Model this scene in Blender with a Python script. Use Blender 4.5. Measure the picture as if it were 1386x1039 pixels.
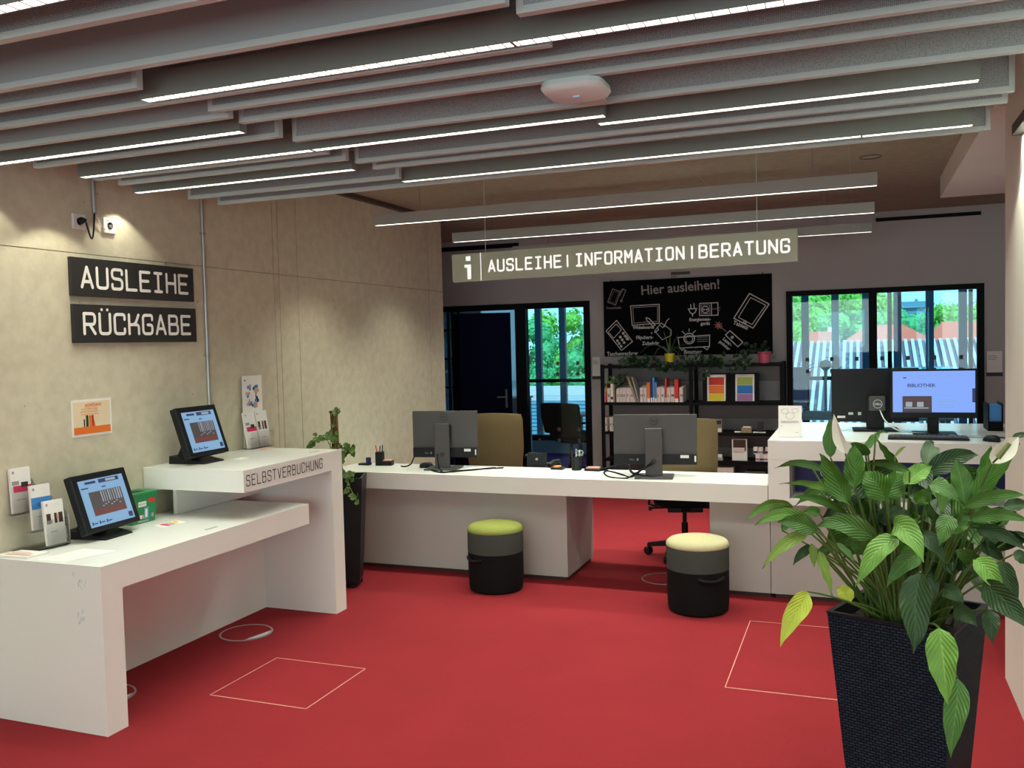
import bpy, math, random
from mathutils import Vector, Matrix, noise as mnoise
random.seed(11)
PI = math.pi
for o in list(bpy.data.objects): bpy.data.objects.remove(o, do_unlink=True)
scn = bpy.context.scene
COL = scn.collection

# ------------------------------------------------------------------ camera
F_PX = 1213.37; CX = 693.0; CY = 519.5; CH = 1.65
RT = Vector((0.932718, 0.359770, -0.024534)); UP = Vector((0.006918, 0.050171, 0.998717)); FW = Vector((-0.360540, 0.931691, -0.044307))
CAM = Vector((0, 0, CH))
cd = bpy.data.cameras.new('camera'); cam = bpy.data.objects.new('camera', cd); COL.objects.link(cam)
cd.sensor_fit = 'HORIZONTAL'; cd.sensor_width = 36; cd.lens = F_PX / 1386 * 36; cd.clip_start = 0.05; cd.clip_end = 500
m = Matrix((RT, UP, -FW)).transposed().to_4x4(); m.translation = CAM; cam.matrix_world = m
scn.camera = cam

# ------------------------------------------------------------------ world, sun, exposure
world = bpy.data.worlds.new('World'); scn.world = world; world.use_nodes = True
nt = world.node_tree; nt.nodes.clear()
wo = nt.nodes.new('ShaderNodeOutputWorld'); bg = nt.nodes.new('ShaderNodeBackground')
tc = nt.nodes.new('ShaderNodeTexCoord'); nz = nt.nodes.new('ShaderNodeTexNoise'); nz.inputs['Scale'].default_value = 2.2; nz.inputs['Detail'].default_value = 5
rp = nt.nodes.new('ShaderNodeValToRGB'); rp.color_ramp.elements[0].position = .40; rp.color_ramp.elements[1].position = .62
rp.color_ramp.elements[0].color = (0.80, 0.95, 1.0, 1); rp.color_ramp.elements[1].color = (1, 1, 1, 1)
nt.links.new(tc.outputs['Generated'], nz.inputs['Vector']); nt.links.new(nz.outputs['Fac'], rp.inputs['Fac'])
nt.links.new(rp.outputs['Color'], bg.inputs['Color']); bg.inputs['Strength'].default_value = 1.5
nt.links.new(bg.outputs['Background'], wo.inputs['Surface'])
sd = bpy.data.lights.new('sun', 'SUN'); sd.energy = 5.0; sd.angle = .02; sd.color = (1, .97, .9)
so = bpy.data.objects.new('sun', sd); COL.objects.link(so); so.rotation_euler = (math.radians(48), 0, math.radians(25)); so.location = (4, -20, 30)
vs = scn.view_settings; scn.display_settings.display_device = 'sRGB'
vs.view_transform = 'Standard'; vs.look = 'None'; vs.gamma = 1; vs.use_curve_mapping = False; vs.exposure = 0.06
LAMP_W = 3.7            # watts per metre of lamp
LAMP_COL = (.97, 1.0, .84)

# added neutral fill lights, daylight-tinted, behind and to the right of the camera
for nm, loc, rot, sx, sy, en, colr in (('daylight_fill', (-1.0, -4.9, 1.5), (PI / 2, 0, 0), 8.5, 2.4, 260, (.82, 1.0, 1.0)),
                                       ('daylight_fill', (5.9, 1.0, 1.5), (PI / 2, 0, PI / 2), 7, 2.4, 95, (.84, 1.0, 1.0))):
    ld = bpy.data.lights.new(nm, 'AREA'); ld.shape = 'RECTANGLE'; ld.size = sx; ld.size_y = sy; ld.energy = en; ld.color = colr
    lo = bpy.data.objects.new(nm, ld); COL.objects.link(lo); lo.location = loc; lo.rotation_euler = rot

# ------------------------------------------------------------------ pixel helpers
def ray(x, y): return RT * ((x - CX) / F_PX) - UP * ((y - CY) / F_PX) + FW
def at_x(x, y, X): d = ray(x, y); return CAM + d * (X / d.x)
def at_y(x, y, Y): d = ray(x, y); return CAM + d * (Y / d.y)
def at_z(x, y, Z): d = ray(x, y); return CAM + d * ((Z - CH) / d.z)

# ------------------------------------------------------------------ materials
def _n(t, k, **kw):
    n = t.nodes.new(k)
    for a, b in kw.items(): n.inputs[a].default_value = b
    return n
def mat(name, col, rough=.5, metal=0, nscale=8, namt=.06, bump=0, bscale=60, spec=.5, emis=None, estr=0, coords='Object'):
    M = bpy.data.materials.new(name); M.use_nodes = True; t = M.node_tree
    b = t.nodes['Principled BSDF']; b.inputs['Roughness'].default_value = rough; b.inputs['Metallic'].default_value = metal
    b.inputs['Specular IOR Level'].default_value = spec
    c4 = (*col, 1)
    tcn = t.nodes.new('ShaderNodeTexCoord')
    if namt > 0:
        nz = _n(t, 'ShaderNodeTexNoise', Scale=nscale, Detail=4); t.links.new(tcn.outputs[coords], nz.inputs['Vector'])
        mx = t.nodes.new('ShaderNodeMix'); mx.data_type = 'RGBA'
        mx.inputs['A'].default_value = (*[max(0, c * (1 - namt * 1.6)) for c in col], 1)
        mx.inputs['B'].default_value = (*[min(1, c * (1 + namt * 1.6)) for c in col], 1)
        t.links.new(nz.outputs['Fac'], mx.inputs['Factor']); t.links.new(mx.outputs['Result'], b.inputs['Base Color'])
    else: b.inputs['Base Color'].default_value = c4
    if bump > 0:
        nb = _n(t, 'ShaderNodeTexNoise', Scale=bscale, Detail=3); t.links.new(tcn.outputs[coords], nb.inputs['Vector'])
        bm_ = _n(t, 'ShaderNodeBump', Strength=bump, Distance=.01); t.links.new(nb.outputs['Fac'], bm_.inputs['Height']); t.links.new(bm_.outputs['Normal'], b.inputs['Normal'])
    if emis: b.inputs['Emission Color'].default_value = (*emis, 1); b.inputs['Emission Strength'].default_value = estr
    return M
def mat_concrete(name, col, holes=True, seams=False):
    M = mat(name, col, rough=.8, nscale=1.3, namt=.10, spec=.25); t = M.node_tree; b = t.nodes['Principled BSDF']
    mx = [n for n in t.nodes if n.bl_idname == 'ShaderNodeMix'][0]; tcn = [n for n in t.nodes if n.bl_idname == 'ShaderNodeTexCoord'][0]
    n2 = _n(t, 'ShaderNodeTexNoise', Scale=14, Detail=8); t.links.new(tcn.outputs['Object'], n2.inputs['Vector'])
    m2 = t.nodes.new('ShaderNodeMix'); m2.data_type = 'RGBA'; m2.blend_type = 'MULTIPLY'; m2.inputs['Factor'].default_value = .5
    r2 = t.nodes.new('ShaderNodeValToRGB'); r2.color_ramp.elements[0].position = .35; r2.color_ramp.elements[0].color = (.78, .77, .74, 1); r2.color_ramp.elements[1].position = .62; r2.color_ramp.elements[1].color = (1, 1, 1, 1)
    t.links.new(n2.outputs['Fac'], r2.inputs['Fac']); t.links.new(mx.outputs['Result'], m2.inputs['A']); t.links.new(r2.outputs['Color'], m2.inputs['B'])
    last = m2
    if holes:
        # bug holes: sparse small dark pits
        v = _n(t, 'ShaderNodeTexVoronoi', Scale=9.0); t.links.new(tcn.outputs['Object'], v.inputs['Vector'])
        n3 = _n(t, 'ShaderNodeTexNoise', Scale=2.0, Detail=2); t.links.new(tcn.outputs['Object'], n3.inputs['Vector'])
        mm = t.nodes.new('ShaderNodeMath'); mm.operation = 'MULTIPLY_ADD'; mm.inputs[1].default_value = .16; mm.inputs[2].default_value = -.035
        t.links.new(n3.outputs['Fac'], mm.inputs[0])
        lt = t.nodes.new('ShaderNodeMath'); lt.operation = 'LESS_THAN'; t.links.new(v.outputs['Distance'], lt.inputs[0]); t.links.new(mm.outputs[0], lt.inputs[1])
        m3 = t.nodes.new('ShaderNodeMix'); m3.data_type = 'RGBA'; m3.inputs['B'].default_value = (col[0] * .35, col[1] * .33, col[2] * .3, 1)
        ml = t.nodes.new('ShaderNodeMath'); ml.operation = 'MULTIPLY'; ml.inputs[1].default_value = .7; t.links.new(lt.outputs[0], ml.inputs[0])
        t.links.new(ml.outputs[0], m3.inputs['Factor']); t.links.new(m2.outputs['Result'], m3.inputs['A']); last = m3
    t.links.new(last.outputs['Result'], b.inputs['Base Color'])
    bp = _n(t, 'ShaderNodeBump', Strength=.25, Distance=.01); t.links.new(n2.outputs['Fac'], bp.inputs['Height']); t.links.new(bp.outputs['Normal'], b.inputs['Normal'])
    return M
def mat_perf(name, a, c, scale):
    M = mat(name, a, rough=.75, namt=0, spec=.2); t = M.node_tree; b = t.nodes['Principled BSDF']; tcn = [n for n in t.nodes if n.bl_idname == 'ShaderNodeTexCoord'][0]
    v = _n(t, 'ShaderNodeTexVoronoi', Scale=scale, Randomness=.25); t.links.new(tcn.outputs['Object'], v.inputs['Vector'])
    r = t.nodes.new('ShaderNodeValToRGB'); r.color_ramp.elements[0].position = .30; r.color_ramp.elements[0].color = (*c, 1); r.color_ramp.elements[1].position = .42; r.color_ramp.elements[1].color = (*a, 1)
    t.links.new(v.outputs['Distance'], r.inputs['Fac']); t.links.new(r.outputs['Color'], b.inputs['Base Color'])
    return M
def mat_wicker():
    M = mat('wicker', (.018, .018, .022), rough=.6, namt=0, spec=.12); t = M.node_tree; b = t.nodes['Principled BSDF']
    uv = t.nodes.new('ShaderNodeUVMap'); 
    br = t.nodes.new('ShaderNodeTexBrick'); br.offset = .5; br.inputs['Scale'].default_value = 1; br.inputs['Brick Width'].default_value = .019; br.inputs['Row Height'].default_value = .0095
    br.inputs['Mortar Size'].default_value = .0022; br.inputs['Mortar Smooth'].default_value = .6; br.inputs['Color1'].default_value = (.022, .042, .070, 1); br.inputs['Color2'].default_value = (.013, .026, .044, 1); br.inputs['Mortar'].default_value = (.003, .003, .004, 1)
    t.links.new(uv.outputs['UV'], br.inputs['Vector']); t.links.new(br.outputs['Color'], b.inputs['Base Color'])
    bp = _n(t, 'ShaderNodeBump', Strength=1.0, Distance=.004); bp.invert = True; t.links.new(br.outputs['Fac'], bp.inputs['Height']); t.links.new(bp.outputs['Normal'], b.inputs['Normal'])
    return M
def mat_leaf(name, col, vein, amt=.35, tip=None):
    M = mat(name, col, rough=.42, nscale=9, namt=.16, spec=.35); t = M.node_tree; b = t.nodes['Principled BSDF']
    uv = t.nodes.new('ShaderNodeUVMap'); sp = t.nodes.new('ShaderNodeSeparateXYZ'); t.links.new(uv.outputs['UV'], sp.inputs[0])
    ab = t.nodes.new('ShaderNodeMath'); ab.operation = 'ABSOLUTE'; t.links.new(sp.outputs['X'], ab.inputs[0])
    f1 = t.nodes.new('ShaderNodeMath'); f1.operation = 'MULTIPLY_ADD'; f1.inputs[1].default_value = -.35; t.links.new(ab.outputs[0], f1.inputs[0]); t.links.new(sp.outputs['Y'], f1.inputs[2])
    f2 = t.nodes.new('ShaderNodeMath'); f2.operation = 'MULTIPLY'; f2.inputs[1].default_value = 60; t.links.new(f1.outputs[0], f2.inputs[0])
    f3 = t.nodes.new('ShaderNodeMath'); f3.operation = 'SINE'; t.links.new(f2.outputs[0], f3.inputs[0])
    mr = t.nodes.new('ShaderNodeMapRange'); mr.inputs['From Min'].default_value = .3; mr.inputs['From Max'].default_value = 1; mr.inputs['To Max'].default_value = amt * .32; t.links.new(f3.outputs[0], mr.inputs['Value'])
    rib = t.nodes.new('ShaderNodeMath'); rib.operation = 'LESS_THAN'; rib.inputs[1].default_value = .06; t.links.new(ab.outputs[0], rib.inputs[0])
    rm = t.nodes.new('ShaderNodeMath'); rm.operation = 'MULTIPLY'; rm.inputs[1].default_value = .55; t.links.new(rib.outputs[0], rm.inputs[0])
    mxm = t.nodes.new('ShaderNodeMath'); mxm.operation = 'MAXIMUM'; t.links.new(mr.outputs[0], mxm.inputs[0]); t.links.new(rm.outputs[0], mxm.inputs[1])
    base = [n for n in t.nodes if n.bl_idname == 'ShaderNodeMix'][0]
    mx = t.nodes.new('ShaderNodeMix'); mx.data_type = 'RGBA'; mx.inputs['B'].default_value = (*vein, 1)
    t.links.new(mxm.outputs[0], mx.inputs['Factor']); t.links.new(base.outputs['Result'], mx.inputs['A']); last = mx
    if tip:
        g = t.nodes.new('ShaderNodeMapRange'); g.inputs['From Min'].default_value = .93; g.inputs['From Max'].default_value = .98; t.links.new(sp.outputs['Y'], g.inputs['Value'])
        m2 = t.nodes.new('ShaderNodeMix'); m2.data_type = 'RGBA'; m2.inputs['B'].default_value = (*tip, 1); t.links.new(g.outputs[0], m2.inputs['Factor']); t.links.new(mx.outputs['Result'], m2.inputs['A']); last = m2
    t.links.new(last.outputs['Result'], b.inputs['Base Color'])
    bp = _n(t, 'ShaderNodeBump', Strength=.3, Distance=.003); t.links.new(f3.outputs[0], bp.inputs['Height']); t.links.new(bp.outputs['Normal'], b.inputs['Normal'])
    b.inputs['Subsurface Weight'].default_value = 0
    return M
def mat_glass(name, tint, refl=.08):
    M = bpy.data.materials.new(name); M.use_nodes = True; t = M.node_tree; t.nodes.clear()
    o = t.nodes.new('ShaderNodeOutputMaterial'); tr = t.nodes.new('ShaderNodeBsdfTransparent'); tr.inputs['Color'].default_value = (*tint, 1)
    gl = t.nodes.new('ShaderNodeBsdfGlossy'); gl.inputs['Roughness'].default_value = .02; mx = t.nodes.new('ShaderNodeMixShader')
    fr = t.nodes.new('ShaderNodeFresnel'); fr.inputs['IOR'].default_value = 1.45
    t.links.new(fr.outputs[0], mx.inputs[0]); t.links.new(tr.outputs[0], mx.inputs[1]); t.links.new(gl.outputs[0], mx.inputs[2]); t.links.new(mx.outputs[0], o.inputs['Surface'])
    return M

W = {}
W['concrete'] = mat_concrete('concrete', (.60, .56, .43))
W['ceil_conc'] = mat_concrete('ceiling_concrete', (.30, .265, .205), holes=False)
W['carpet'] = mat('red_carpet', (.28, .024, .031), rough=.95, nscale=3, namt=.08, bump=.6, bscale=420, spec=.1)
W['carpet_violet'] = mat('violet_carpet', (.13, .07, .40), rough=.95, bump=.3, bscale=300, spec=.1)
W['plaster'] = mat('plaster', (.42, .405, .405), rough=.85, nscale=3, namt=.03, bump=.08, bscale=180, spec=.2)
W['plaster_light'] = mat('plaster_light', (.76, .77, .72), rough=.8, nscale=3, namt=.03, bump=.05, bscale=180, spec=.2)
W['white'] = mat('white_solid_surface', (.78, .80, .765), rough=.20, nscale=2, namt=.012, spec=.5)
W['groove'] = mat('concrete_groove', (.20, .17, .12), rough=.9)
W['ap_white'] = mat('cool_white_plastic', (.70, .84, .84), rough=.5, namt=.02)
W['base_grey'] = mat('grey_white_panel', (.46, .45, .42), rough=.6, nscale=2, namt=.03, spec=.3)
W['baf_frame'] = mat('baffle_frame', (.52, .60, .60), rough=.5, nscale=2, namt=.02)
W['baf_fill'] = mat_perf('baffle_perforated', (.37, .43, .455), (.155, .175, .19), 200)
W['beam_body'] = mat('pendant_housing', (.30, .305, .28), rough=.5, nscale=2, namt=.02)
W['lamp_body'] = mat('lamp_housing', (.20, .23, .215), rough=.5, nscale=2, namt=.02)
W['glow'] = mat('lamp_diffuser', (.9, .9, .85), namt=0, emis=(1, .96, .84), estr=2.2)
W['black'] = mat('black_frame', (.005, .005, .007), rough=.6, namt=.02, spec=.12)
W['blackplastic'] = mat('black_plastic', (.008, .009, .011), rough=.45, namt=.05, spec=.25)
W['darkgrey'] = mat('dark_grey_plastic', (.055, .053, .052), rough=.5, namt=.04)
W['midgrey'] = mat('grey_plastic', (.17, .16, .155), rough=.5, namt=.04)
W['navy'] = mat('navy_panel', (.005, .009, .10), rough=.5, namt=.05)
W['navydoor'] = mat('dark_blue_door', (.002, .004, .030), rough=.7, namt=.05, spec=.1)
W['paper'] = mat('white_paper', (.80, .78, .75), rough=.7, nscale=4, namt=.02)
W['ink'] = mat('black_ink', (.02, .02, .022), rough=.6, namt=0)
W['greyink'] = mat('grey_ink', (.30, .29, .29), rough=.7, namt=0)
W['signblack'] = mat('sign_black', (.018, .017, .017), rough=.55, namt=.05)
W['signwhite'] = mat('sign_white', (.88, .86, .82), rough=.5, namt=0)
W['signgrey'] = mat('sign_olive_grey', (.42, .465, .35), rough=.5, namt=.05)
W['siglit'] = mat('sign_lit_letters', (.9, .9, .88), namt=0, emis=(1, .98, .94), estr=.75)
W['chalkboard'] = mat('chalkboard', (.004, .004, .005), rough=.9, nscale=5, namt=.25, spec=.08)
W['chalk'] = mat('chalk_white', (.62, .60, .58), rough=.9, namt=0)
W['chalkdim'] = mat('chalk_faded', (.17, .165, .16), rough=.9, namt=.1)
W['chalkred'] = mat('chalk_pink', (.55, .22, .18), rough=.9, namt=0)
W['metal'] = mat('galvanised', (.42, .42, .42), rough=.35, metal=.6, namt=.05)
W['green_fab'] = mat('lime_fabric', (.22, .25, .06), rough=.9, nscale=60, namt=.06, bump=.2, bscale=400, spec=.15)
W['cream_fab'] = mat('cream_fabric', (.45, .42, .25), rough=.9, nscale=60, namt=.05, bump=.2, bscale=400, spec=.15)
W['grey_fab'] = mat('charcoal_fabric', (.066, .078, .070), rough=.95, nscale=120, namt=.1, bump=.3, bscale=500, spec=.1)
W['black_fab'] = mat('black_fabric', (.006, .006, .006), rough=.85, nscale=120, namt=.1, bump=.2, bscale=500, spec=.15)
W['beige_fab'] = mat('tan_upholstery', (.150, .108, .052), rough=.9, nscale=90, namt=.08, bump=.25, bscale=400, spec=.1)
W['wicker'] = mat_wicker()
W['soil'] = mat('soil', (.02, .014, .01), rough=.95, nscale=40, namt=.3, bump=.8, bscale=90)
W['stalk'] = mat('petiole_green', (.075, .14, .025), rough=.5, nscale=20, namt=.2)
W['leaf_dark'] = mat_leaf('leaf_dark_green', (.022, .060, .018), (.05, .11, .035), .25)
W['leaf_mid'] = mat_leaf('leaf_mid_green', (.050, .135, .022), (.10, .23, .05), .3)
W['leaf_deep'] = mat_leaf('leaf_saturated_green', (.040, .125, .008), (.07, .18, .02), .25)
W['leaf_light'] = mat_leaf('leaf_light_green', (.115, .26, .040), (.24, .44, .10), .4)
W['leaf_yel'] = mat_leaf('leaf_yellow_green', (.42, .50, .055), (.22, .38, .04), .5)
W['leaf_tip'] = mat_leaf('leaf_yellowing_tip', (.17, .28, .045), (.28, .40, .08), .4, (.10, .04, .02))
W['spathe'] = mat('spathe_white', (.78, .78, .66), rough=.6, nscale=30, namt=.03)
W['spadix'] = mat('spadix', (.13, .17, .05), rough=.8, namt=.2)
W['ivy'] = mat('ivy_leaf', (.012, .035, .010), rough=.45, nscale=30, namt=.3)
W['ivy_light'] = mat('climber_leaf', (.11, .20, .045), rough=.5, nscale=30, namt=.3)
W['coir'] = mat('moss_pole', (.13, .065, .022), rough=1, nscale=60, namt=.4, bump=.8, bscale=120)
W['yellowpot'] = mat('yellow_ceramic', (.72, .55, .015), rough=.4, namt=.04)
W['pinkpot'] = mat('pink_ceramic', (.62, .10, .17), rough=.4, namt=.04)
W['greenbox'] = mat('green_plastic', (.012, .23, .075), rough=.4, namt=.05)
W['acryl'] = mat_glass('clear_acrylic', (.86, .88, .88))
W['glass_int'] = mat_glass('partition_glass', (.80, .95, 1.0))
W['glass_ext'] = mat_glass('facade_glass', (.72, .96, 1.0))
W['dot_dark'] = mat('marker_grey', (.10, .11, .12), rough=.7, namt=0)
W['screen_blue'] = mat('screen_blue', (.01, .01, .01), namt=0, emis=(.21, .38, .58), estr=1.0)
W['screen_white'] = mat('screen_page', (.01, .01, .01), namt=0, emis=(.22, .38, .93), estr=1.0)
W['screen_dark'] = mat('screen_photo_dark', (.05, .05, .05), namt=0, emis=(.030, .018, .022), estr=1)
W['screen_red'] = mat('screen_photo_red', (.05, .03, .03), namt=0, emis=(.10, .022, .022), estr=1)
W['screen_pale'] = mat('screen_photo_pale', (.05, .05, .05), namt=0, emis=(.28, .33, .40), estr=1)
W['screen_ink'] = mat('screen_ink', (.01, .01, .02), namt=0, emis=(.02, .035, .10), estr=1)
W['screen_glow'] = mat('screen_bright', (.2, .2, .2), namt=0, emis=(.9, .98, 1.0), estr=1.0)
def cm(n, c, **k):
    if n not in W: W[n] = mat(n, c, **{**dict(rough=.6, namt=.04), **k})
    return W[n]
for n, c in dict(red=(.62, .03, .02), orange=(.75, .17, .02), yellow=(.75, .55, .02), blue=(.01, .16, .50), olive=(.33, .42, .08), purple=(.35, .16, .36), magenta=(.65, .03, .12), skyblue=(.05, .24, .60), cream=(.74, .62, .42), darkbrown=(.05, .025, .02), teal=(.1, .35, .4), pinkskin=(.62, .32, .25), binder=(.66, .56, .55), tanwood=(.32, .24, .14), woodfin=(.20, .115, .11), bluegrey=(.12, .20, .36), whitewall=(.75, .78, .80), tile_red=(.80, .20, .14), roofwhite=(.52, .46, .50), roofgap=(.13, .08, .14), roofblue=(.12, .25, .36), trunk=(.10, .07, .05), treegreen=(.16, .42, .05), treeteal=(.08, .36, .14), ground=(.12, .2, .06)).items():
    cm(n, c, nscale=5 if n.startswith('tree') else 8, namt=.25 if n.startswith('tree') else .04)

# ------------------------------------------------------------------ mesh builder
class MB:
    def __init__(s, M=None): s.v = []; s.f = []; s.mi = []; s.uv = {}; s.mats = []; s.M = M
    def slot(s, m):
        m = W[m] if isinstance(m, str) else m
        if m not in s.mats: s.mats.append(m)
        return s.mats.index(m)
    def add(s, vs, fs, m, M=None):
        k = len(s.v); i = s.slot(m)
        for p in vs:
            p = Vector(p)
            if M is not None: p = M @ p
            if s.M is not None: p = s.M @ p
            s.v.append(p)
        for f in fs: s.f.append(tuple(a + k for a in f)); s.mi.append(i)
        return s
    def box(s, x0, x1, y0, y1, z0, z1, m='white', M=None):
        if x0 > x1: x0, x1 = x1, x0
        if y0 > y1: y0, y1 = y1, y0
        if z0 > z1: z0, z1 = z1, z0
        vs = [(x0, y0, z0), (x1, y0, z0), (x1, y1, z0), (x0, y1, z0), (x0, y0, z1), (x1, y0, z1), (x1, y1, z1), (x0, y1, z1)]
        return s.add(vs, [(0, 3, 2, 1), (4, 5, 6, 7), (0, 1, 5, 4), (1, 2, 6, 5), (2, 3, 7, 6), (3, 0, 4, 7)], m, M)
    def hexa(s, bot, top, m, M=None):
        return s.add(list(bot) + list(top), [(0, 3, 2, 1), (4, 5, 6, 7), (0, 1, 5, 4), (1, 2, 6, 5), (2, 3, 7, 6), (3, 0, 4, 7)], m, M)
    def quad(s, a, b, c, d, m, M=None): return s.add([a, b, c, d], [(0, 1, 2, 3)], m, M)
    def poly(s, ps, m, M=None): return s.add(ps, [tuple(range(len(ps)))], m, M)
    def lathe(s, prof, c=(0, 0, 0), n=24, m='white', M=None, sx=1, sy=1, cap=True):
        vs = []; fs = []
        for r, z in prof:
            for i in range(n):
                a = 2 * PI * i / n; vs.append((c[0] + r * sx * math.cos(a), c[1] + r * sy * math.sin(a), c[2] + z))
        for j in range(len(prof) - 1):
            for i in range(n):
                k = (i + 1) % n; fs.append((j * n + i, j * n + k, (j + 1) * n + k, (j + 1) * n + i))
        if cap: fs.append(tuple(range(n))[::-1]); fs.append(tuple((len(prof) - 1) * n + i for i in range(n)))
        return s.add(vs, fs, m, M)
    def tube(s, pts, r, n=6, m='black', M=None, r1=None):
        pts = [Vector(p) for p in pts]; vs = []; fs = []; N = len(pts)
        for j, p in enumerate(pts):
            t = (pts[min(j + 1, N - 1)] - pts[max(j - 1, 0)]).normalized()
            a = t.cross(Vector((0, 0, 1)));
            if a.length < .05: a = t.cross(Vector((0, 1, 0)))
            a.normalize(); b = t.cross(a)
            rr = r if r1 is None else r + (r1 - r) * j / max(1, N - 1)
            for i in range(n):
                an = 2 * PI * i / n; vs.append(p + a * (rr * math.cos(an)) + b * (rr * math.sin(an)))
        for j in range(N - 1):
            for i in range(n):
                k = (i + 1) % n; fs.append((j * n + i, j * n + k, (j + 1) * n + k, (j + 1) * n + i))
        fs.append(tuple(range(n))[::-1]); fs.append(tuple((N - 1) * n + i for i in range(n)))
        return s.add(vs, fs, m, M)
    def build(s, name, parent=None, kind=None, smooth=False, bevel=0, loc=None):
        me = bpy.data.meshes.new(name)
        off = Vector(loc) if loc else Vector((0, 0, 0))
        me.from_pydata([tuple(p - off) for p in s.v], [], s.f)
        for mt in s.mats: me.materials.append(mt)
        for p, i in zip(me.polygons, s.mi): p.material_index = i; p.use_smooth = smooth
        me.validate(); me.update()
        o = bpy.data.objects.new(name, me); COL.objects.link(o)
        if loc: o.location = off
        if bevel:
            b = o.modifiers.new('bevel', 'BEVEL'); b.width = bevel; b.segments = 2; b.limit_method = 'ANGLE'; b.angle_limit = .9
        if smooth:
            try: me.set_sharp_from_angle(angle=.7)
            except Exception: pass
        if parent:
            o.parent = parent
            if not loc: o.matrix_parent_inverse = parent.matrix_basis.inverted()
            else: o.matrix_parent_inverse = parent.matrix_basis.inverted()
        if kind: o['kind'] = kind
        return o
def thing(name, label, cat, loc=(0, 0, 0), rz=0, group=None):
    o = bpy.data.objects.new(name, None); COL.objects.link(o); o.location = loc; o.rotation_euler = (0, 0, rz); o.empty_display_size = .1
    o['label'] = label; o['category'] = cat
    if group: o['group'] = group
    return o
def tag(o, label, cat, group=None, kind=None):
    o['label'] = label; o['category'] = cat
    if group: o['group'] = group
    if kind: o['kind'] = kind
    return o
def empty_struct(name, loc=(0, 0, 0)):
    o = bpy.data.objects.new(name, None); COL.objects.link(o); o.location = loc; o['kind'] = 'structure'; return o
def kids(o): return [c for c in bpy.data.objects if c.parent == o]
def copy_tree(o, label, M=None, parent=None):
    c = o.copy(); COL.objects.link(c)
    if parent: c.parent = parent
    if label: c['label'] = label
    for k in kids(o): copy_tree(k, None, None, c)
    return c
def frame(loc, yaw=0, tilt=0):
    """local x = right, y = into the thing (away from the viewer), z = up; tilt leans the top back"""
    return Matrix.Translation(Vector(loc)) @ Matrix.Rotation(yaw, 4, 'Z') @ Matrix.Rotation(-tilt, 4, 'X')

# ------------------------------------------------------------------ stroke lettering
def fillet(ps, r, closed=False, n=4):
    ps = [Vector(p) for p in ps]; out = []; N = len(ps)
    for i, p in enumerate(ps):
        if not closed and i in (0, N - 1): out.append(p); continue
        a = ps[(i - 1) % N]; b = ps[(i + 1) % N]; da = (a - p); db = (b - p)
        rr = min(r, da.length * .5, db.length * .5); p0 = p + da.normalized() * rr; p1 = p + db.normalized() * rr
        for k in range(n + 1):
            t = k / n; out.append(p0 * (1 - t) ** 2 + p * 2 * t * (1 - t) + p1 * t * t)
    if closed: out.append(out[0])
    return out
def glyph(c, w, r=.2):
    R = lambda ps, cl=False: fillet(ps, r, cl)
    L = lambda ps: [Vector(p) for p in ps]
    G = {
     'A': [L([(0, 0), (w / 2, 1), (w, 0)]), L([(w * .15, .28), (w * .85, .28)])],
     'U': [R([(0, 1), (0, 0), (w, 0), (w, 1)])],
     'S': [R([(w, .78), (w, 1), (0, 1), (0, .54), (w, .5), (w, 0), (0, 0), (0, .22)])],
     'L': [L([(0, 1), (0, 0), (w, 0)])],
     'E': [L([(w, 1), (0, 1), (0, 0), (w, 0)]), L([(0, .52), (w * .85, .52)])],
     'I': [L([(w * .12, 1), (w * .88, 1)]), L([(w * .12, 0), (w * .88, 0)]), L([(w / 2, 0), (w / 2, 1)])],
     'H': [L([(0, 0), (0, 1)]), L([(w, 0), (w, 1)]), L([(0, .5), (w, .5)])],
     'R': [L([(0, 0), (0, 1)]), R([(0, 1), (w, 1), (w, .46), (0, .46)]), L([(w * .5, .46), (w, 0)])],
     'C': [R([(w, .75), (w, 1), (0, 1), (0, 0), (w, 0), (w, .25)])],
     'K': [L([(0, 0), (0, 1)]), R([(0, .48), (w * .62, .48), (w, 1)]), R([(w * .5, .48), (w, .48), (w, 0)])],
     'G': [R([(w, .76), (w, 1), (0, 1), (0, 0), (w, 0), (w, .48), (w * .5, .48)])],
     'B': [L([(0, 0), (0, 1)]), R([(0, 1), (w * .92, 1), (w * .92, .53), (0, .53)]), R([(0, .53), (w, .53), (w, 0), (0, 0)])],
     'N': [L([(0, 0), (0, 1), (w, 0), (w, 1)])],
     'F': [L([(w, 1), (0, 1), (0, 0)]), L([(0, .5), (w * .85, .5)])],
     'O': [R([(0, 1), (w, 1), (w, 0), (0, 0)], True)],
     'D': [R([(0, 1), (w, 1), (w, 0), (0, 0)]), L([(0, 0), (0, 1)])],
     'M': [L([(0, 0), (0, 1), (w / 2, .42), (w, 1), (w, 0)])],
     'T': [L([(0, 1), (w, 1)]), L([(w / 2, 0), (w / 2, 1)])],
     'V': [L([(0, 1), (w / 2, 0), (w, 1)])],
     'X': [L([(0, 1), (w, 0)]), L([(w, 1), (0, 0)])],
     '|': [L([(w / 2, 0), (w / 2, .95)])], ' ': [],
     'Ü': [R([(0, 1), (0, 0), (w, 0), (w, 1)]), L([(w * .22, 1.22), (w * .23, 1.22)]), L([(w * .77, 1.22), (w * .78, 1.22)])],
    }
    return G[c]
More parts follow.
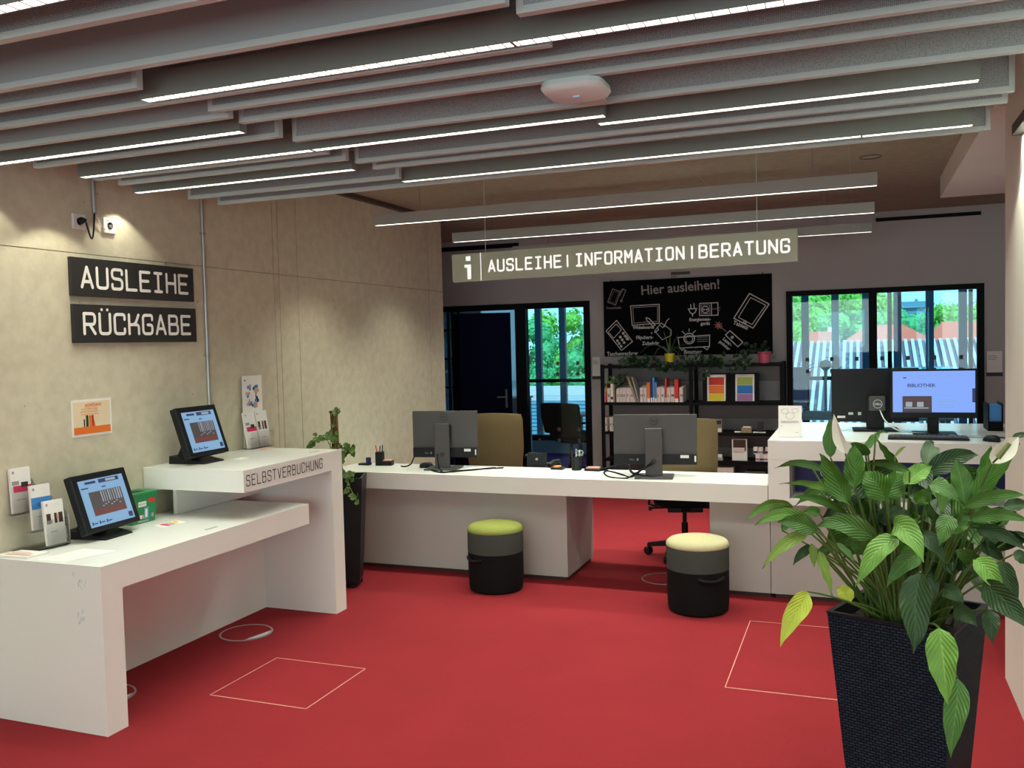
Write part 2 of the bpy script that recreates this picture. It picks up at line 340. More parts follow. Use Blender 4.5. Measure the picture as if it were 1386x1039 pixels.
def stroke(mb, pts, th, m, M, lift=0.0):
    """flat ribbon with round ends in the local xz plane, facing local -y"""
    y = -lift - getattr(mb, 'inc', 0)
    for i in range(len(pts) - 1):
        a, b = pts[i], pts[i + 1]; d = b - a
        if d.length < 1e-6: continue
        n = Vector((-d.y, d.x)).normalized() * th / 2; mb.inc = getattr(mb, 'inc', 0) + 2e-6; y = -lift - mb.inc
        mb.add([(a.x - n.x, y, a.y - n.y), (b.x - n.x, y, b.y - n.y), (b.x + n.x, y, b.y + n.y), (a.x + n.x, y, a.y + n.y)], [(0, 1, 2, 3)], m, M)
    for p in pts:
        mb.inc = getattr(mb, 'inc', 0) + 2e-6; y = -lift - mb.inc
        mb.add([(p.x + th / 2 * math.cos(k * PI / 4), y, p.y + th / 2 * math.sin(k * PI / 4)) for k in range(8)], [tuple(range(8))], m, M)
def lettering(mb, text, x, z, h, pitch, w, th, m, M, lift=.002, r=.2):
    for i, c in enumerate(text):
        for ps in glyph(c, w / h, r):
            stroke(mb, [Vector((x + i * pitch + p.x * h, z + p.y * h)) for p in ps], th, m, M, lift)
_fonts = {}
def text_mesh(text, size, extrude=0, offset=0, sx=1):
    cu = bpy.data.curves.new('t', 'FONT'); cu.body = text; cu.size = size; cu.offset = offset; cu.resolution_u = 3
    o = bpy.data.objects.new('t', cu); COL.objects.link(o)
    dg = bpy.context.evaluated_depsgraph_get(); me = bpy.data.meshes.new_from_object(o.evaluated_get(dg))
    vs = [(v.co.x * sx, v.co.y) for v in me.vertices]; fs = [tuple(p.vertices) for p in me.polygons]
    bpy.data.objects.remove(o, do_unlink=True); bpy.data.curves.remove(cu); bpy.data.meshes.remove(me)
    return vs, fs
def text(mb, s, x, z, size, m, M, lift=.002, rot=0, offset=0, sx=1):
    vs, fs = text_mesh(s, size, 0, offset, sx); c, d = math.cos(rot), math.sin(rot)
    mb.add([(x + a * c - b * d, -lift, z + a * d + b * c) for a, b in vs], fs, m, M)
def rect(mb, x0, x1, z0, z1, m, M, lift=.002):
    mb.quad((x0, -lift, z0), (x1, -lift, z0), (x1, -lift, z1), (x0, -lift, z1), m, M)

# ================================================================== SETTING
XW = -3.72; YB = 9.60; ZC = 2.86
MB().box(-8, 6, -5, YB + .06, -.1, 0, 'carpet').build('floor', kind='structure')
MB().box(-8, 6, YB + .06, 12.95, -.1, 0, 'carpet_violet').build('floor', kind='structure')
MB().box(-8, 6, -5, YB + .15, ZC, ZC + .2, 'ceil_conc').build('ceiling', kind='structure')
MB().box(-8, 6, YB + .15, 12.95, ZC, ZC + .2, 'plaster_light').build('ceiling', kind='structure')
# left concrete wall: core with separate cast panels, recessed joints between
wl = MB().box(XW - .34, XW - .006, -5, 7.80, 0, ZC, 'groove').build('wall_left', kind='structure')
ys = [-5, -2.2, .4, 2.75, 5.155, 5.215, 5.435, 7.53, 7.83]
for a, b in zip(ys[:-1], ys[1:]):
    for z0, z1 in ((0, 2.167), (2.171, ZC)):
        g = .0028
        MB().box(XW - .035, XW, a + g, b - g, z0, z1, 'concrete').build('concrete_panel', wl)
MB().box(XW - .345, XW - .035, 7.80, 7.83, 0, ZC, 'concrete').build('concrete_panel', wl)
# dark shadow-gap profile along the ceiling edge
MB().box(XW, XW + .05, 4.4, 7.83, ZC - .035, ZC - .001, 'darkbrown').build('trim_1', kind='structure')
MB().box(-8, XW - .345, 7.65, 7.80, 0, ZC, 'plaster').build('wall_corridor', kind='structure')
MB().box(-8.1, -8, -5, 12.95, 0, ZC, 'plaster').build('wall_side_left', kind='structure')
MB().box(6, 6.1, -5, 12.95, 0, ZC, 'plaster_light').build('wall_side_right', kind='structure')
MB().box(-8, 6, -5.1, -5, 0, ZC, 'plaster_light').build('wall_front', kind='structure')
# back wall with door and window openings
w = MB()
DX0, DX1, WX0, WX1, ZT, ZT2 = -4.78, -2.77, -.684, 1.12, 2.11, 2.12
w.box(-8, DX0, YB, YB + .15, 0, ZC, 'plaster'); w.box(DX0, DX1, YB, YB + .15, ZT, ZC, 'plaster'); w.box(DX1, WX0, YB, YB + .15, 0, ZC, 'plaster')
w.box(WX0, WX1, YB, YB + .15, ZT2, ZC, 'plaster'); w.box(WX1, 6, YB, YB + .15, 0, ZC, 'plaster')
w.build('wall_back', kind='structure')
# air slots high on the back wall
s = MB().box(.171, 1.095, YB - .012, YB, 2.765, 2.80, 'black').build('air_slot', None, bevel=.002); tag(s, 'long black air slot in the back wall under the ceiling, right of the hanging lamps', 'vent')
s = MB().box(-5.2, -3.59, YB - .012, YB, 2.75, 2.80, 'black').build('air_slot', None, bevel=.002); tag(s, 'long black air slot in the back wall above the dark blue door', 'vent')
s = MB().box(-1.86, -1.66, YB - .014, YB, 2.345, 2.375, 'darkgrey').box(-1.86, -1.80, YB - .012, YB, 2.315, 2.335, 'tanwood').build('wall_bracket'); tag(s, 'small dark bracket on the wall above the chalkboard', 'bracket')
# right hand pillar and soffit box
PX = .645
MB().box(PX, PX + .5, 2.2, 4.775, 0, ZC, 'plaster_light').build('wall_right', kind='structure')
so_ = MB().box(.60, 2.6, 4.775, 7.736, 2.70, ZC - .001, 'plaster_light').build('trim_2', kind='structure')
# thin joint lines and marks on the concrete ceiling
t3 = MB()
for x in (-1.1, -.05): t3.box(x, x + .006, 4.4, YB, ZC - .001, ZC, 'tanwood')
t3.box(XW + .05, .6, 8.6, 8.606, ZC - .001, ZC, 'tanwood')
_r = at_z(1178, 212, ZC); t3.tube([(_r.x + .07 * math.cos(a * PI / 12), _r.y + .07 * math.sin(a * PI / 12), ZC - .002) for a in range(25)], .003, 5, 'darkbrown')
t3.build('trim_3', kind='structure')

# ---- door opening in the back wall (black frame, blue leaf ajar, glazed side light)
d1 = empty_struct('door_1', (-4.44, YB, 0))
f = MB(); fy0, fy1 = YB - .02, YB + .08
f.box(DX0, DX1, fy0, fy1, 2.045, ZT, 'black'); f.box(DX0, DX0 + .07, fy0, fy1, 0, 2.045, 'black')
f.box(-3.655, -3.527, fy0, fy1, 0, 2.045, 'black'); f.box(-2.838, DX1, fy0, fy1, 0, 2.045, 'black'); f.box(-3.527, -2.838, fy0, fy1, 0, .09, 'black')
f.box(-4.455, -4.42, fy0, fy1, 0, 2.045, 'black')
f.build('door_frame', d1)
MB().box(-4.71, -4.455, YB + .025, YB + .035, .0, 2.045, 'glass_int').build('glass_pane', d1)
MB().box(-3.527, -2.838, YB + .025, YB + .035, .09, 2.045, 'glass_int').build('glass_pane', d1)
Md = frame((-4.41, YB + .09, 0), math.radians(19))
leaf = MB(Md).box(0, .615, 0, .045, .01, 2.025, 'navydoor').build('door_leaf', d1)
h = MB(Md); h.box(.535, .56, -.012, 0, .90, 1.12, 'midgrey'); h.tube([(.547, -.01, 1.03), (.547, -.05, 1.03)], .009, 8, 'metal'); h.tube([(.547, -.05, 1.03), (.44, -.05, 1.03)], .009, 8, 'metal')
h.build('door_handle', leaf)
k = 0
for z in (1.42, 1.30, .675, .55):
    for i in range(3):
        x = -3.40 + i * .235
        MB().box(x - .017, x + .017, YB + .020, YB + .0245, z - .02, z + .02, 'dot_dark').build('glass_marker', d1)
# ---- internal window
w1 = empty_struct('window_1', (0, YB, 0))
f = MB(); f.box(WX0, WX1, fy0, fy1, 2.07, ZT2, 'black'); f.box(WX0, WX0 + .055, fy0, fy1, 0, 2.07, 'black'); f.box(1.063, WX1, fy0, fy1, 0, 2.07, 'black'); f.box(WX0 + .055, 1.063, fy0, fy1, 0, .08, 'black')
f.box(.10, .175, fy0, fy1, .08, 2.07, 'black')
f.build('window_frame', w1)
MB().box(1.00, 1.035, YB + .10, YB + .14, 0, 2.07, 'woodfin').build('inner_post', w1)
MB().box(WX0 + .055, .10, YB + .025, YB + .035, .08, 2.07, 'glass_int').build('glass_pane', w1)
MB().box(.175, 1.063, YB + .025, YB + .035, .08, 2.07, 'glass_int').build('glass_pane', w1)
for z in (1.42, 1.30):
    for i in range(7):
        x = -.485 + i * .235
        if .06 < x < .2: continue
        MB().box(x - .017, x + .017, YB + .020, YB + .0245, z - .02, z + .02, 'dot_dark').build('glass_marker', w1)

bl = bpy.data.materials.new('added_blind_fabric'); bl.use_nodes = True; _t = bl.node_tree; _t.nodes.clear(); _o = _t.nodes.new('ShaderNodeOutputMaterial'); _d = _t.nodes.new('ShaderNodeBsdfTranslucent'); _d.inputs['Color'].default_value = (.75, .85, .95, 1); _t.links.new(_d.outputs[0], _o.inputs['Surface']); W['blind'] = bl
# ---- facade of the room behind
YF = 12.72
MB().box(-8, -5.4, YF, YF + .2, 0, ZC, 'whitewall').build('wall_far', kind='structure')
MB().box(2.4, 6, YF, YF + .2, 0, ZC, 'whitewall').build('wall_far', kind='structure')
MB().box(-5.4, 2.4, YF, YF + .2, 0, .19, 'whitewall').build('wall_far', kind='structure')
MB().box(-5.4, 2.4, YF, YF + .2, 2.62, ZC, 'whitewall').build('wall_far', kind='structure')
w2 = empty_struct('window_2', (-1.2, YF, 0))
f = MB(); f.box(-5.4, 2.4, YF, YF + .07, .19, .27, 'black'); f.box(-5.4, 2.4, YF, YF + .07, 2.55, 2.62, 'black'); f.box(-5.4, 2.4, YF, YF + .06, 1.065, 1.115, 'black')
for x in (-4.72, -3.45, -2.1, -.85, .385, 1.7): f.box(x - .025, x + .025, YF, YF + .06, .27, 2.55, 'black')
f.build('window_frame', w2)
MB().box(-5.38, 2.38, YF + .02, YF + .03, .27, 2.55, 'glass_ext').build('glass_pane', w2)
for i in range(-12, 6):
    x = .097 + i * .39
    MB().box(x - .045, x + .045, YF + .26, YF + .34, -.3, 3.1, 'bluegrey').box(x + .045, x + .05, YF + .26, YF + .34, -.3, 3.1, 'woodfin').build('facade_fin', w2)
_b = thing('added_blind', 'added pale blue roller blind making the bright strip between the dark blue door and the black post', 'blind', (-5.05, 12.6, .95)); MB().box(-5.36, -4.74, 12.60, 12.602, .2, 2.835, 'blind').build('fabric', _b); MB().tube([(-5.37, 12.6, 2.84), (-4.73, 12.6, 2.84)], .02, 10, 'metal').build('roller', _b)  # blind added to stand in for the bright window reveal
MB().box(-4.8, 2.5, YF + .22, YF + .5, -.4, -.3, 'metal').build('fin_rail', w2)

# ================================================================== CEILING BAFFLES AND LAMPS
def baffle(x0, x1, yb, label, z0=2.5, z1=2.80):
    t = thing('ceiling_baffle', label, 'baffle', ((x0 + x1) / 2, yb - .015, z0), 0, 'grey acoustic ceiling baffles')
    th = .028; f = MB(); b = .019
    f.box(x0, x1, yb - th, yb, z0, z0 + b, 'baf_frame'); f.box(x0, x1, yb - th, yb, z1 - b, z1, 'baf_frame')
    f.box(x0, x0 + b, yb - th, yb, z0 + b, z1 - b, 'baf_frame'); f.box(x1 - b, x1, yb - th, yb, z0 + b, z1 - b, 'baf_frame')
    f.build('frame', t)
    MB().box(x0 + b, x1 - b, yb - th + .004, yb - .004, z0 + b, z1 - b, 'baf_fill').build('infill', t)
    for x in (x0 + .3, x1 - .3): MB().tube([(x, yb - th / 2, z1), (x, yb - th / 2, ZC)], .003, 5, 'black').build('hanger', t)
XL, XM, X2, XR = -3.475, -2.15, -.815, .522
for a in [
 (XL, X2, 1.824, 'long grey ceiling baffle nearest the camera, top left, in front of all others'),
 (XL, X2, 2.152, 'long grey ceiling baffle ending top centre, second from the camera'),
 (XL, XM, 2.318, 'short grey ceiling baffle ending just left of the nearest bright lamp strip'),
 (X2 - .002, XR, 2.234, 'grey ceiling baffle whose corner hangs at the top edge, right of the centre gap'),
 (XL, X2, 2.495, 'long grey ceiling baffle whose lower edge shows just behind the nearest bright lamp'),
 (XM + .005, XR, 2.65, 'long grey ceiling baffle directly behind the nearest lamp on the right'),
 (XL, XM + .02, 2.742, 'short grey ceiling baffle at left in front of the second left lamp'),
 (XM, XR, 2.828, 'long grey ceiling baffle just in front of the white wireless access point'),
 (XM, XR, 3.168, 'long grey ceiling baffle just behind the white wireless access point'),
 (XL, XM, 3.075, 'short grey ceiling baffle at left behind the second left lamp'),
 (XL, XM, 3.42, 'short grey ceiling baffle tucked directly behind the lamp ending over the wall sockets'),
 (XL, XM, 3.575, 'short grey ceiling baffle in front of the lamp that lights the wall beside the conduit'),
 (XM - .005, XR, 3.665, 'long grey ceiling baffle behind the right-hand row lamp, higher of the two close together'),
 (XM - .005, XR, 3.825, 'long grey ceiling baffle lower of the two close together, before the last louvre lamp'),
 (XL, XM, 4.08, 'short grey ceiling baffle second from last, above the left concrete wall'),
 (-3.46, .524, 4.31, 'longest and last grey ceiling baffle, bordering the bare concrete ceiling'),
]: baffle(*a)
def lamp(x0, x1, yb, label, z0=2.5, hh=.085, wd=.046, body='lamp_body', joints=(), cables=False, louvre=True, power=1.0, axis='x', glow=True, group='louvred strip lamps'):
    t = thing('strip_lamp', label, 'lamp', ((x0 + x1) / 2, yb - wd / 2, z0), 0, group)
    if axis == 'y':
        B = Matrix.Translation((0, 0, 0)) @ Matrix(((0, 1, 0, 0), (1, 0, 0, 0), (0, 0, 1, 0), (0, 0, 0, 1)))
    else: B = Matrix.Identity(4)
    y0 = yb - wd; e = .003
    f = MB(B); f.box(x0, x1, y0, yb, z0 + .012, z0 + hh, body)
    f.box(x0, x1, y0, y0 + e, z0, z0 + .012, body); f.box(x0, x1, yb - e, yb, z0, z0 + .012, body)
    for x in [x0, *joints, x1]: f.box(max(x0, x - .004), min(x1, x + .004), y0 + e, yb - e, z0, z0 + .012, body)
    f.build('housing', t)
    MB(B).box(x0 + .004, x1 - .004, y0 + e, yb - e, z0 + .0016, z0 + .0119, 'glow' if glow else 'darkgrey').build('diffuser', t)
    if louvre:
        lv = MB(B); x = x0 + .05
        while x < x1 - .02:
            lv.box(x, x + .0022, y0 + e, yb - e, z0, z0 + .0015, 'midgrey'); x += .045
        o = lv.build('louvre', t); o['kind'] = 'stuff'
    for x in (x0 + .35, x1 - .35): MB(B).tube([(x, yb - wd / 2, z0 + hh), (x, yb - wd / 2, ZC)], .0022, 5, 'midgrey').build('cable', t)
    ln = x1 - x0; ld = bpy.data.lights.new('lamp_light', 'AREA'); ld.shape = 'RECTANGLE'
    ld.size = ln - .02; ld.size_y = wd - 2 * e; ld.energy = LAMP_W * ln * power; ld.color = LAMP_COL; ld.spread = math.radians(112)
    lo = bpy.data.objects.new('lamp_light', ld); COL.objects.link(lo)
    p = B @ Vector(((x0 + x1) / 2, yb - wd / 2, z0 - .002)); lo.location = p
    if axis == 'y': lo.rotation_euler = (0, 0, PI / 2)
    lo.parent = t; lo.matrix_parent_inverse = t.matrix_basis.inverted()
    return t
lamp(-3.5, -.905, 1.668, 'louvred strip lamp in the top left corner of the ceiling')
lamp(-2.247, .43, 2.447, 'longest bright louvred strip lamp, nearest the camera across the top centre', joints=(-.908,))
lamp(-3.57, -2.228, 2.948, 'louvred strip lamp lowest at the left edge, lighting the wall')
lamp(-3.483, -.883, 3.350, 'louvred strip lamp running from above the wall sockets to the ceiling centre', joints=(-2.18,))
lamp(-3.578, -2.24, 3.795, 'short louvred strip lamp ending at the wall beside the vertical conduit')
lamp(-.944, .389, 3.468, 'louvred strip lamp right of centre behind the access point')
lamp(-2.19, .447, 4.188, 'last louvred strip lamp before the bare concrete ceiling', joints=(.02,), power=1.5)
lamp(-3.15, .108, 5.585, 'slim pendant lamp beam, nearest of the three hanging below the bare concrete', cables=True, louvre=False, hh=.075, body='beam_body', power=2.7, group='slim pendant beams')
lamp(-3.11, .113, 6.80, 'slim pendant lamp beam, middle one, just above the hanging information sign', cables=True, louvre=False, hh=.075, body='beam_body', power=2.7, group='slim pendant beams')
lamp(-3.05, .112, 8.03, 'slim pendant lamp beam, farthest, mostly hidden behind the information sign', cables=True, louvre=False, hh=.075, body='beam_body', power=2.7, group='slim pendant beams')
lamp(.9, 4.31, .643, 'dark strip lamp beside the right-hand pillar', axis='y', wd=.036, z0=2.47, hh=.045, power=1.6, glow=False, louvre=False, body='darkgrey')
for y, lb in ((.6, 'first'), (-.6, 'second'), (-1.8, 'third'), (-3.2, 'fourth')): lamp(-3.3, .4, y, lb + ' added fill lamp behind the camera position', power=1.0, louvre=False)  # unseen lamps added to light the foreground
for y, lb in ((1.2, 'over the right bay beside the pillar'), (-1.4, 'over the right bay near the front wall')): lamp(1.6, 5.2, y, 'added fill lamp ' + lb, power=1.0, louvre=False)  # more unseen lamps, added for general light

# the open lamp ends throw sharp-edged cones of light on the wall beside them
def end_spot(x, y, z, w, tilt, parent_label, blend=.25):
    ld = bpy.data.lights.new('lamp_end_light', 'SPOT'); ld.energy = w; ld.color = (1, .96, .74); ld.spot_size = math.radians(112); ld.spot_blend = blend; ld.shadow_soft_size = .012 if blend < .5 else .05
    lo = bpy.data.objects.new('lamp_end_light', ld); COL.objects.link(lo); lo.location = (x, y, z); lo.rotation_euler = (0, tilt, 0)
    for o in bpy.data.objects:
        if o.get('label') == parent_label: lo.parent = o; lo.matrix_parent_inverse = o.matrix_basis.inverted(); break
    else: raise Exception(parent_label)
end_spot(-3.63, 2.925, 2.492, 5.5, math.radians(-12), 'louvred strip lamp lowest at the left edge, lighting the wall')
end_spot(-3.52, 3.33, 2.492, 9, math.radians(-12), 'louvred strip lamp running from above the wall sockets to the ceiling centre')
end_spot(-3.63, 3.77, 2.492, 5.5, math.radians(-12), 'short louvred strip lamp ending at the wall beside the vertical conduit')
end_spot(-3.52, 1.64, 2.492, 9, math.radians(-12), 'louvred strip lamp in the top left corner of the ceiling')
end_spot(.56, 4.18, 2.46, 14, math.radians(10), 'dark strip lamp beside the right-hand pillar')
for _y, _l in ((5.56, 'slim pendant lamp beam, nearest of the three hanging below the bare concrete'), (6.78, 'slim pendant lamp beam, middle one, just above the hanging information sign')): end_spot(-3.12, _y, 2.49, 12, 0, _l, .7)
# wireless access point
ap = thing('access_point', 'white rounded wireless access point hanging under the baffles', 'access point', (-.862, 2.88, 2.45))
def rrect(w_, h_, r, n=5):
    out = []
    for cx, cy, a0 in ((w_ / 2 - r, h_ / 2 - r, 0), (-w_ / 2 + r, h_ / 2 - r, PI / 2), (-w_ / 2 + r, -h_ / 2 + r, PI), (w_ / 2 - r, -h_ / 2 + r, 1.5 * PI)):
        for k in range(n + 1): a = a0 + PI / 2 * k / n; out.append((cx + r * math.cos(a), cy + r * math.sin(a)))
    return out
def puck(mb, c, w_, h_, r, layers, m, M=None):
    rs = []
    for sc, z in layers: rs.append([(c[0] + x * sc, c[1] + y * sc, c[2] + z) for x, y in rrect(w_, h_, r)])
    n = len(rs[0]); vs = [p for q in rs for p in q]; fs = []
    for j in range(len(rs) - 1):
        for i in range(n): k = (i + 1) % n; fs.append((j * n + i, j * n + k, (j + 1) * n + k, (j + 1) * n + i))
    fs.append(tuple(range(n))[::-1]); fs.append(tuple((len(rs) - 1) * n + i for i in range(n)))
    mb.add(vs, fs, m, M)
mb = MB(); puck(mb, (-.862, 2.88, 2.462), .21, .21, .06, [(.80, 0), (.93, .006), (1, .018), (.97, .034)], 'ap_white'); mb.build('cover', ap, smooth=True)
mb = MB(); mb.box(-.872, -.852, 2.872, 2.885, 2.4605, 2.4618, 'screen_blue'); mb.build('status_light', ap)
MB().box(-.90, -.82, 2.82, 3.14, 2.494, 2.4995, 'baf_frame').build('bracket', ap)

# ================================================================== WALL ITEMS ON THE LEFT
def socket(y, z, label, plug):
    t = thing('wall_socket', label, 'socket', (XW, y, z), 0)
    M = frame((XW, y, z), PI / 2)        # local x -> +Y, local -y -> +X
    mb = MB(M); mb.box(-.04, .04, -.012, 0, -.04, .04, 'paper'); mb.build('plate', t, bevel=.004)
    mb = MB(M); mb.lathe([(.024, 0), (.024, .002), (.020, .002), (.019, -.004)], (0, 0, 0), 20, 'plaster_light', Matrix.Translation((0, -.012, 0)) @ Matrix.Rotation(PI / 2, 4, 'X')); mb.build('socket_ring', t)
    if not plug:
        MB(M).box(-.028, .028, -.0135, -.012, .026, .032, 'greyink').build('socket_label', t)
        MB(M).box(-.010, .012, -.017, -.0145, -.010, .006, 'midgrey').build('socket_port', t)
    return t
socket(3.515, 2.33, 'white wall socket with a black plug in it, above the black sign', True)
socket(3.715, 2.33, 'white empty wall socket above the black sign, right of the plugged one', False)
pl = thing('power_plug', 'black power plug with a cable looping up to the conduit', 'plug', (XW + .02, 3.515, 2.33))
mb = MB(); mb.lathe([(.016, 0), (.018, .012), (.011, .03), (.006, .04)], (0, 0, 0), 14, 'blackplastic', frame((XW + .013, 3.518, 2.335), PI / 2) @ Matrix.Rotation(PI / 2, 4, 'X')); mb.build('plug', pl, smooth=True)
pts = []
for k in range(15):
    t_ = k / 14; y = 3.52 + .092 * (t_ ** .8); z = 2.325 - .085 * math.sin(PI * min(1, t_ * 1.02)) ** .8 + .07 * t_ ** 3; pts.append((XW + .05 - .035 * t_, y, z))
pts.append((XW + .014, 3.613, 2.44)); MB().tube(pts, .0045, 7, 'blackplastic').build('cable', pl, smooth=True)
cb = MB().tube([(XW + .012, 3.622, 2.44), (XW + .012, 3.625, 2.37), (XW + .012, 3.655, 2.325), (XW + .012, 3.685, 2.31)], .0035, 6, 'plaster_light').build('cable', smooth=True)
tag(cb, 'thin pale cable running from the conduit to the empty wall socket', 'cable')
def conduit(y, z0, z1, label):
    t = thing('conduit', label, 'conduit', (XW + .012, y, z0))
    MB().tube([(XW + .011, y, z0), (XW + .011, y, z1)], .0105, 10, 'metal').build('pipe', t, smooth=True)
    for z in ((z0 + .6, z1 - .5) if z1 - z0 > 1 else (z1 - .25,)): MB().box(XW, XW + .023, y - .016, y + .016, z, z + .012, 'metal').build('clip', t)
conduit(4.443, 1.02, ZC, 'long galvanised conduit running down the concrete wall to the upper desk')
conduit(3.615, 2.38, ZC, 'short galvanised conduit ending above the black sign')
def wall_sign(txt, y0, y1, z0, z1, label):
    t = thing('wall_sign', label, 'sign', (XW, (y0 + y1) / 2, z0))
    M = frame((XW + .001, y0, z0), PI / 2); L = y1 - y0; H = z1 - z0
    MB(M).box(0, L, -.022, 0, 0, H, 'signblack').build('board', t, bevel=.001)
    mb = MB(M); h = H * .52; pitch = (L - .125) / 7.62
    lettering(mb, txt, .062, H * .5 - h * .5, h, pitch, pitch * .68, .0165, 'signwhite', M=None, lift=.0235)
    mb.build('lettering', t)
a = at_x(94.8, 345.8, XW + .02); b = at_x(261.5, 383, XW + .02); c_ = at_x(97.4, 400, XW + .02); d_ = at_x(98.6, 411, XW + .02); e_ = at_x(100.4, 464, XW + .02)
wall_sign('AUSLEIHE', a.y, b.y, c_.z, a.z - .004, 'upper black wall sign with the white word AUSLEIHE')
wall_sign('RÜCKGABE', d_.y, b.y + .008, e_.z, d_.z, 'lower black wall sign with the white word RÜCKGABE')

# laminated notice
t = thing('wall_notice', 'small orange and cream laminated notice with a row of books, stuck on concrete', 'poster', (XW, 3.54, 1.23))
M = frame((XW + .001, 3.416, 1.23), PI / 2)
MB(M).box(0, .262, -.002, 0, 0, .19, 'paper').build('sheet', t)
mb = MB(M); rect(mb, .012, .25, .012, .178, 'cream', None, .003); rect(mb, .012, .25, .012, .048, 'orange', None, .0035)
for x, w_, h, m_ in ((.075, .008, .04, 'darkbrown'), (.090, .014, .060, 'ink'), (.105, .005, .055, 'olive'), (.112, .012, .058, 'orange'), (.126, .014, .058, 'red')): rect(mb, x, x + w_, .048, .048 + h, m_, None, .004)
mb.quad((.142, -.004, .048), (.150, -.004, .048), (.168 - .03, -.004, .098), (.160 - .03, -.004, .098), 'orange'); mb.build('print', t)
mb = MB(M); text(mb, 'ACHTUNG', .085, .152, .022, 'orange', None, .0045, offset=.0006)
text(mb, 'ist der Platz belegt', .062, .137, .014, 'orange', None, .0045); text(mb, 'suchen Sie sich bitte', .056, .123, .014, 'orange', None, .0045); text(mb, 'einen anderen Platz', .062, .109, .014, 'orange', None, .0045); mb.build('lettering', t)

# ================================================================== SELF CHECKOUT COUNTER
t = thing('checkout_counter', 'white two-level self checkout counter against the concrete wall, lettered SELBSTVERBUCHUNG', 'counter', (-3.4, 3.9, 0))
F = -3.032
MB().box(XW + .004, F, 2.902, 4.463, .622, .74, 'white').build('lower_desktop', t)
MB().box(XW + .004, F, 2.902, 3.018, 0, .622, 'white').build('side_panel', t)
MB().box(XW + .004, F - .008, 4.735, 4.852, 0, .898, 'white').build('side_panel', t)
MB().box(XW + .004, F - .008, 3.885, 4.852, .898, 1.016, 'white').build('upper_desktop', t)
MB().box(-3.60, -3.565, 3.019, 4.734, 0, .621, 'white').build('back_panel', t)
MB().box(-3.60, -3.575, 3.98, 4.734, .741, .897, 'white').build('back_panel', t)
mb = MB(frame((F - .008, 3.885, .898), PI / 2)); lettering(mb, 'SELBSTVERBUCHUNG', .022, .032, .056, .0462, .029, .0056, 'ink', None, .0012, r=.16); mb.build('lettering', t)
for y, z, x in ((3.71, .7403, -3.116), (4.70, 1.0163, -3.137)): MB().box(x - .012, x + .003, y - .038, y + .045, z, z + .0015, 'greyink').build('desk_label', t)
# scuff marks on the near end panel
mb = MB()
for k in range(26):
    x = -3.155 + random.gauss(0, .016); z = random.choice((.655, .50)) + random.gauss(0, .02); mb.box(x, x + random.uniform(.002, .006), 2.9012, 2.902, z, z + random.uniform(.006, .018), 'baf_frame')
o = mb.build('scuff_marks', t); o['kind'] = 'stuff'

def terminal(cx, cy, z, yaw, label, ws=1.0):
    t = thing('checkout_terminal', label, 'terminal', (cx, cy, z), 0, 'self checkout terminals')
    M = frame((cx, cy, z), yaw) @ Matrix.Diagonal((ws, 1, 1, 1)); Ms = M @ Matrix.Translation((0, -.045, .045)) @ Matrix.Rotation(-math.radians(18.7), 4, 'X')
    MB(Ms).box(-.1935, .1935, 0, .045, 0, .294, 'blackplastic').build('display', t, bevel=.006)
    mb = MB(Ms); l = .0008
    sc = mb; rect(sc, -.158, .158, .026, .262, 'screen_blue', None, l); o = mb.build('screen', t)
    mb = MB(Ms); l = .0016
    rect(mb, -.02, .125, .236, .256, 'screen_ink', None, l); rect(mb, .03, .10, .240, .252, 'screen_pale', None, l + .0003); rect(mb, -.115, -.04, .240, .252, 'screen_ink', None, l)
    rect(mb, -.15, -.10, .218, .224, 'screen_ink', None, l); rect(mb, -.01, .02, .212, .218, 'screen_ink', None, l)
    rect(mb, -.11, .12, .078, .198, 'screen_dark', None, l); rect(mb, -.105, .115, .080, .110, 'screen_red', None, l + .0003)
    for k in range(9): rect(mb, -.03 + k * .0165, -.026 + k * .0165 + random.uniform(0, .006), .14, .196, 'screen_pale', None, l + .0004)
    for k in range(7): rect(mb, -.04 + k * .02, -.028 + k * .02, .118 + .006 * (k % 3), .123 + .006 * (k % 3), 'screen_pale', None, l + .0005)
    for x in (-.145, -.095, -.045): rect(mb, x, x + .010, .036, .052, 'screen_ink', None, l); rect(mb, x + .014, x + .038, .040, .046, 'screen_ink', None, l)
    rect(mb, .118, .148, .036, .062, 'screen_ink', None, l)
    mb.build('screen_content', t)
    mb = MB(M)   # wedge foot and arm
    mb.hexa([(-.10, -.07, 0), (.10, -.07, 0), (.125, .16, 0), (-.125, .16, 0)], [(-.095, -.065, .008), (.095, -.065, .008), (.12, .16, .045), (-.12, .16, .045)], 'blackplastic'); mb.build('foot', t, bevel=.002)
    mb = MB(M); mb.hexa([(-.07, .07, .02), (.07, .07, .02), (.07, .145, .03), (-.07, .145, .03)], [(-.07, .035, .17), (.07, .035, .17), (.07, .065, .185), (-.07, .065, .185)], 'blackplastic'); mb.build('arm', t, bevel=.003)
terminal(-3.510, 3.420, .7405, math.radians(93.5), 'black touch screen terminal on the lower desk beside the green box', .95)
terminal(-3.510, 4.145, 1.0165, math.radians(91.5), 'black touch screen terminal on the upper desk', .88)

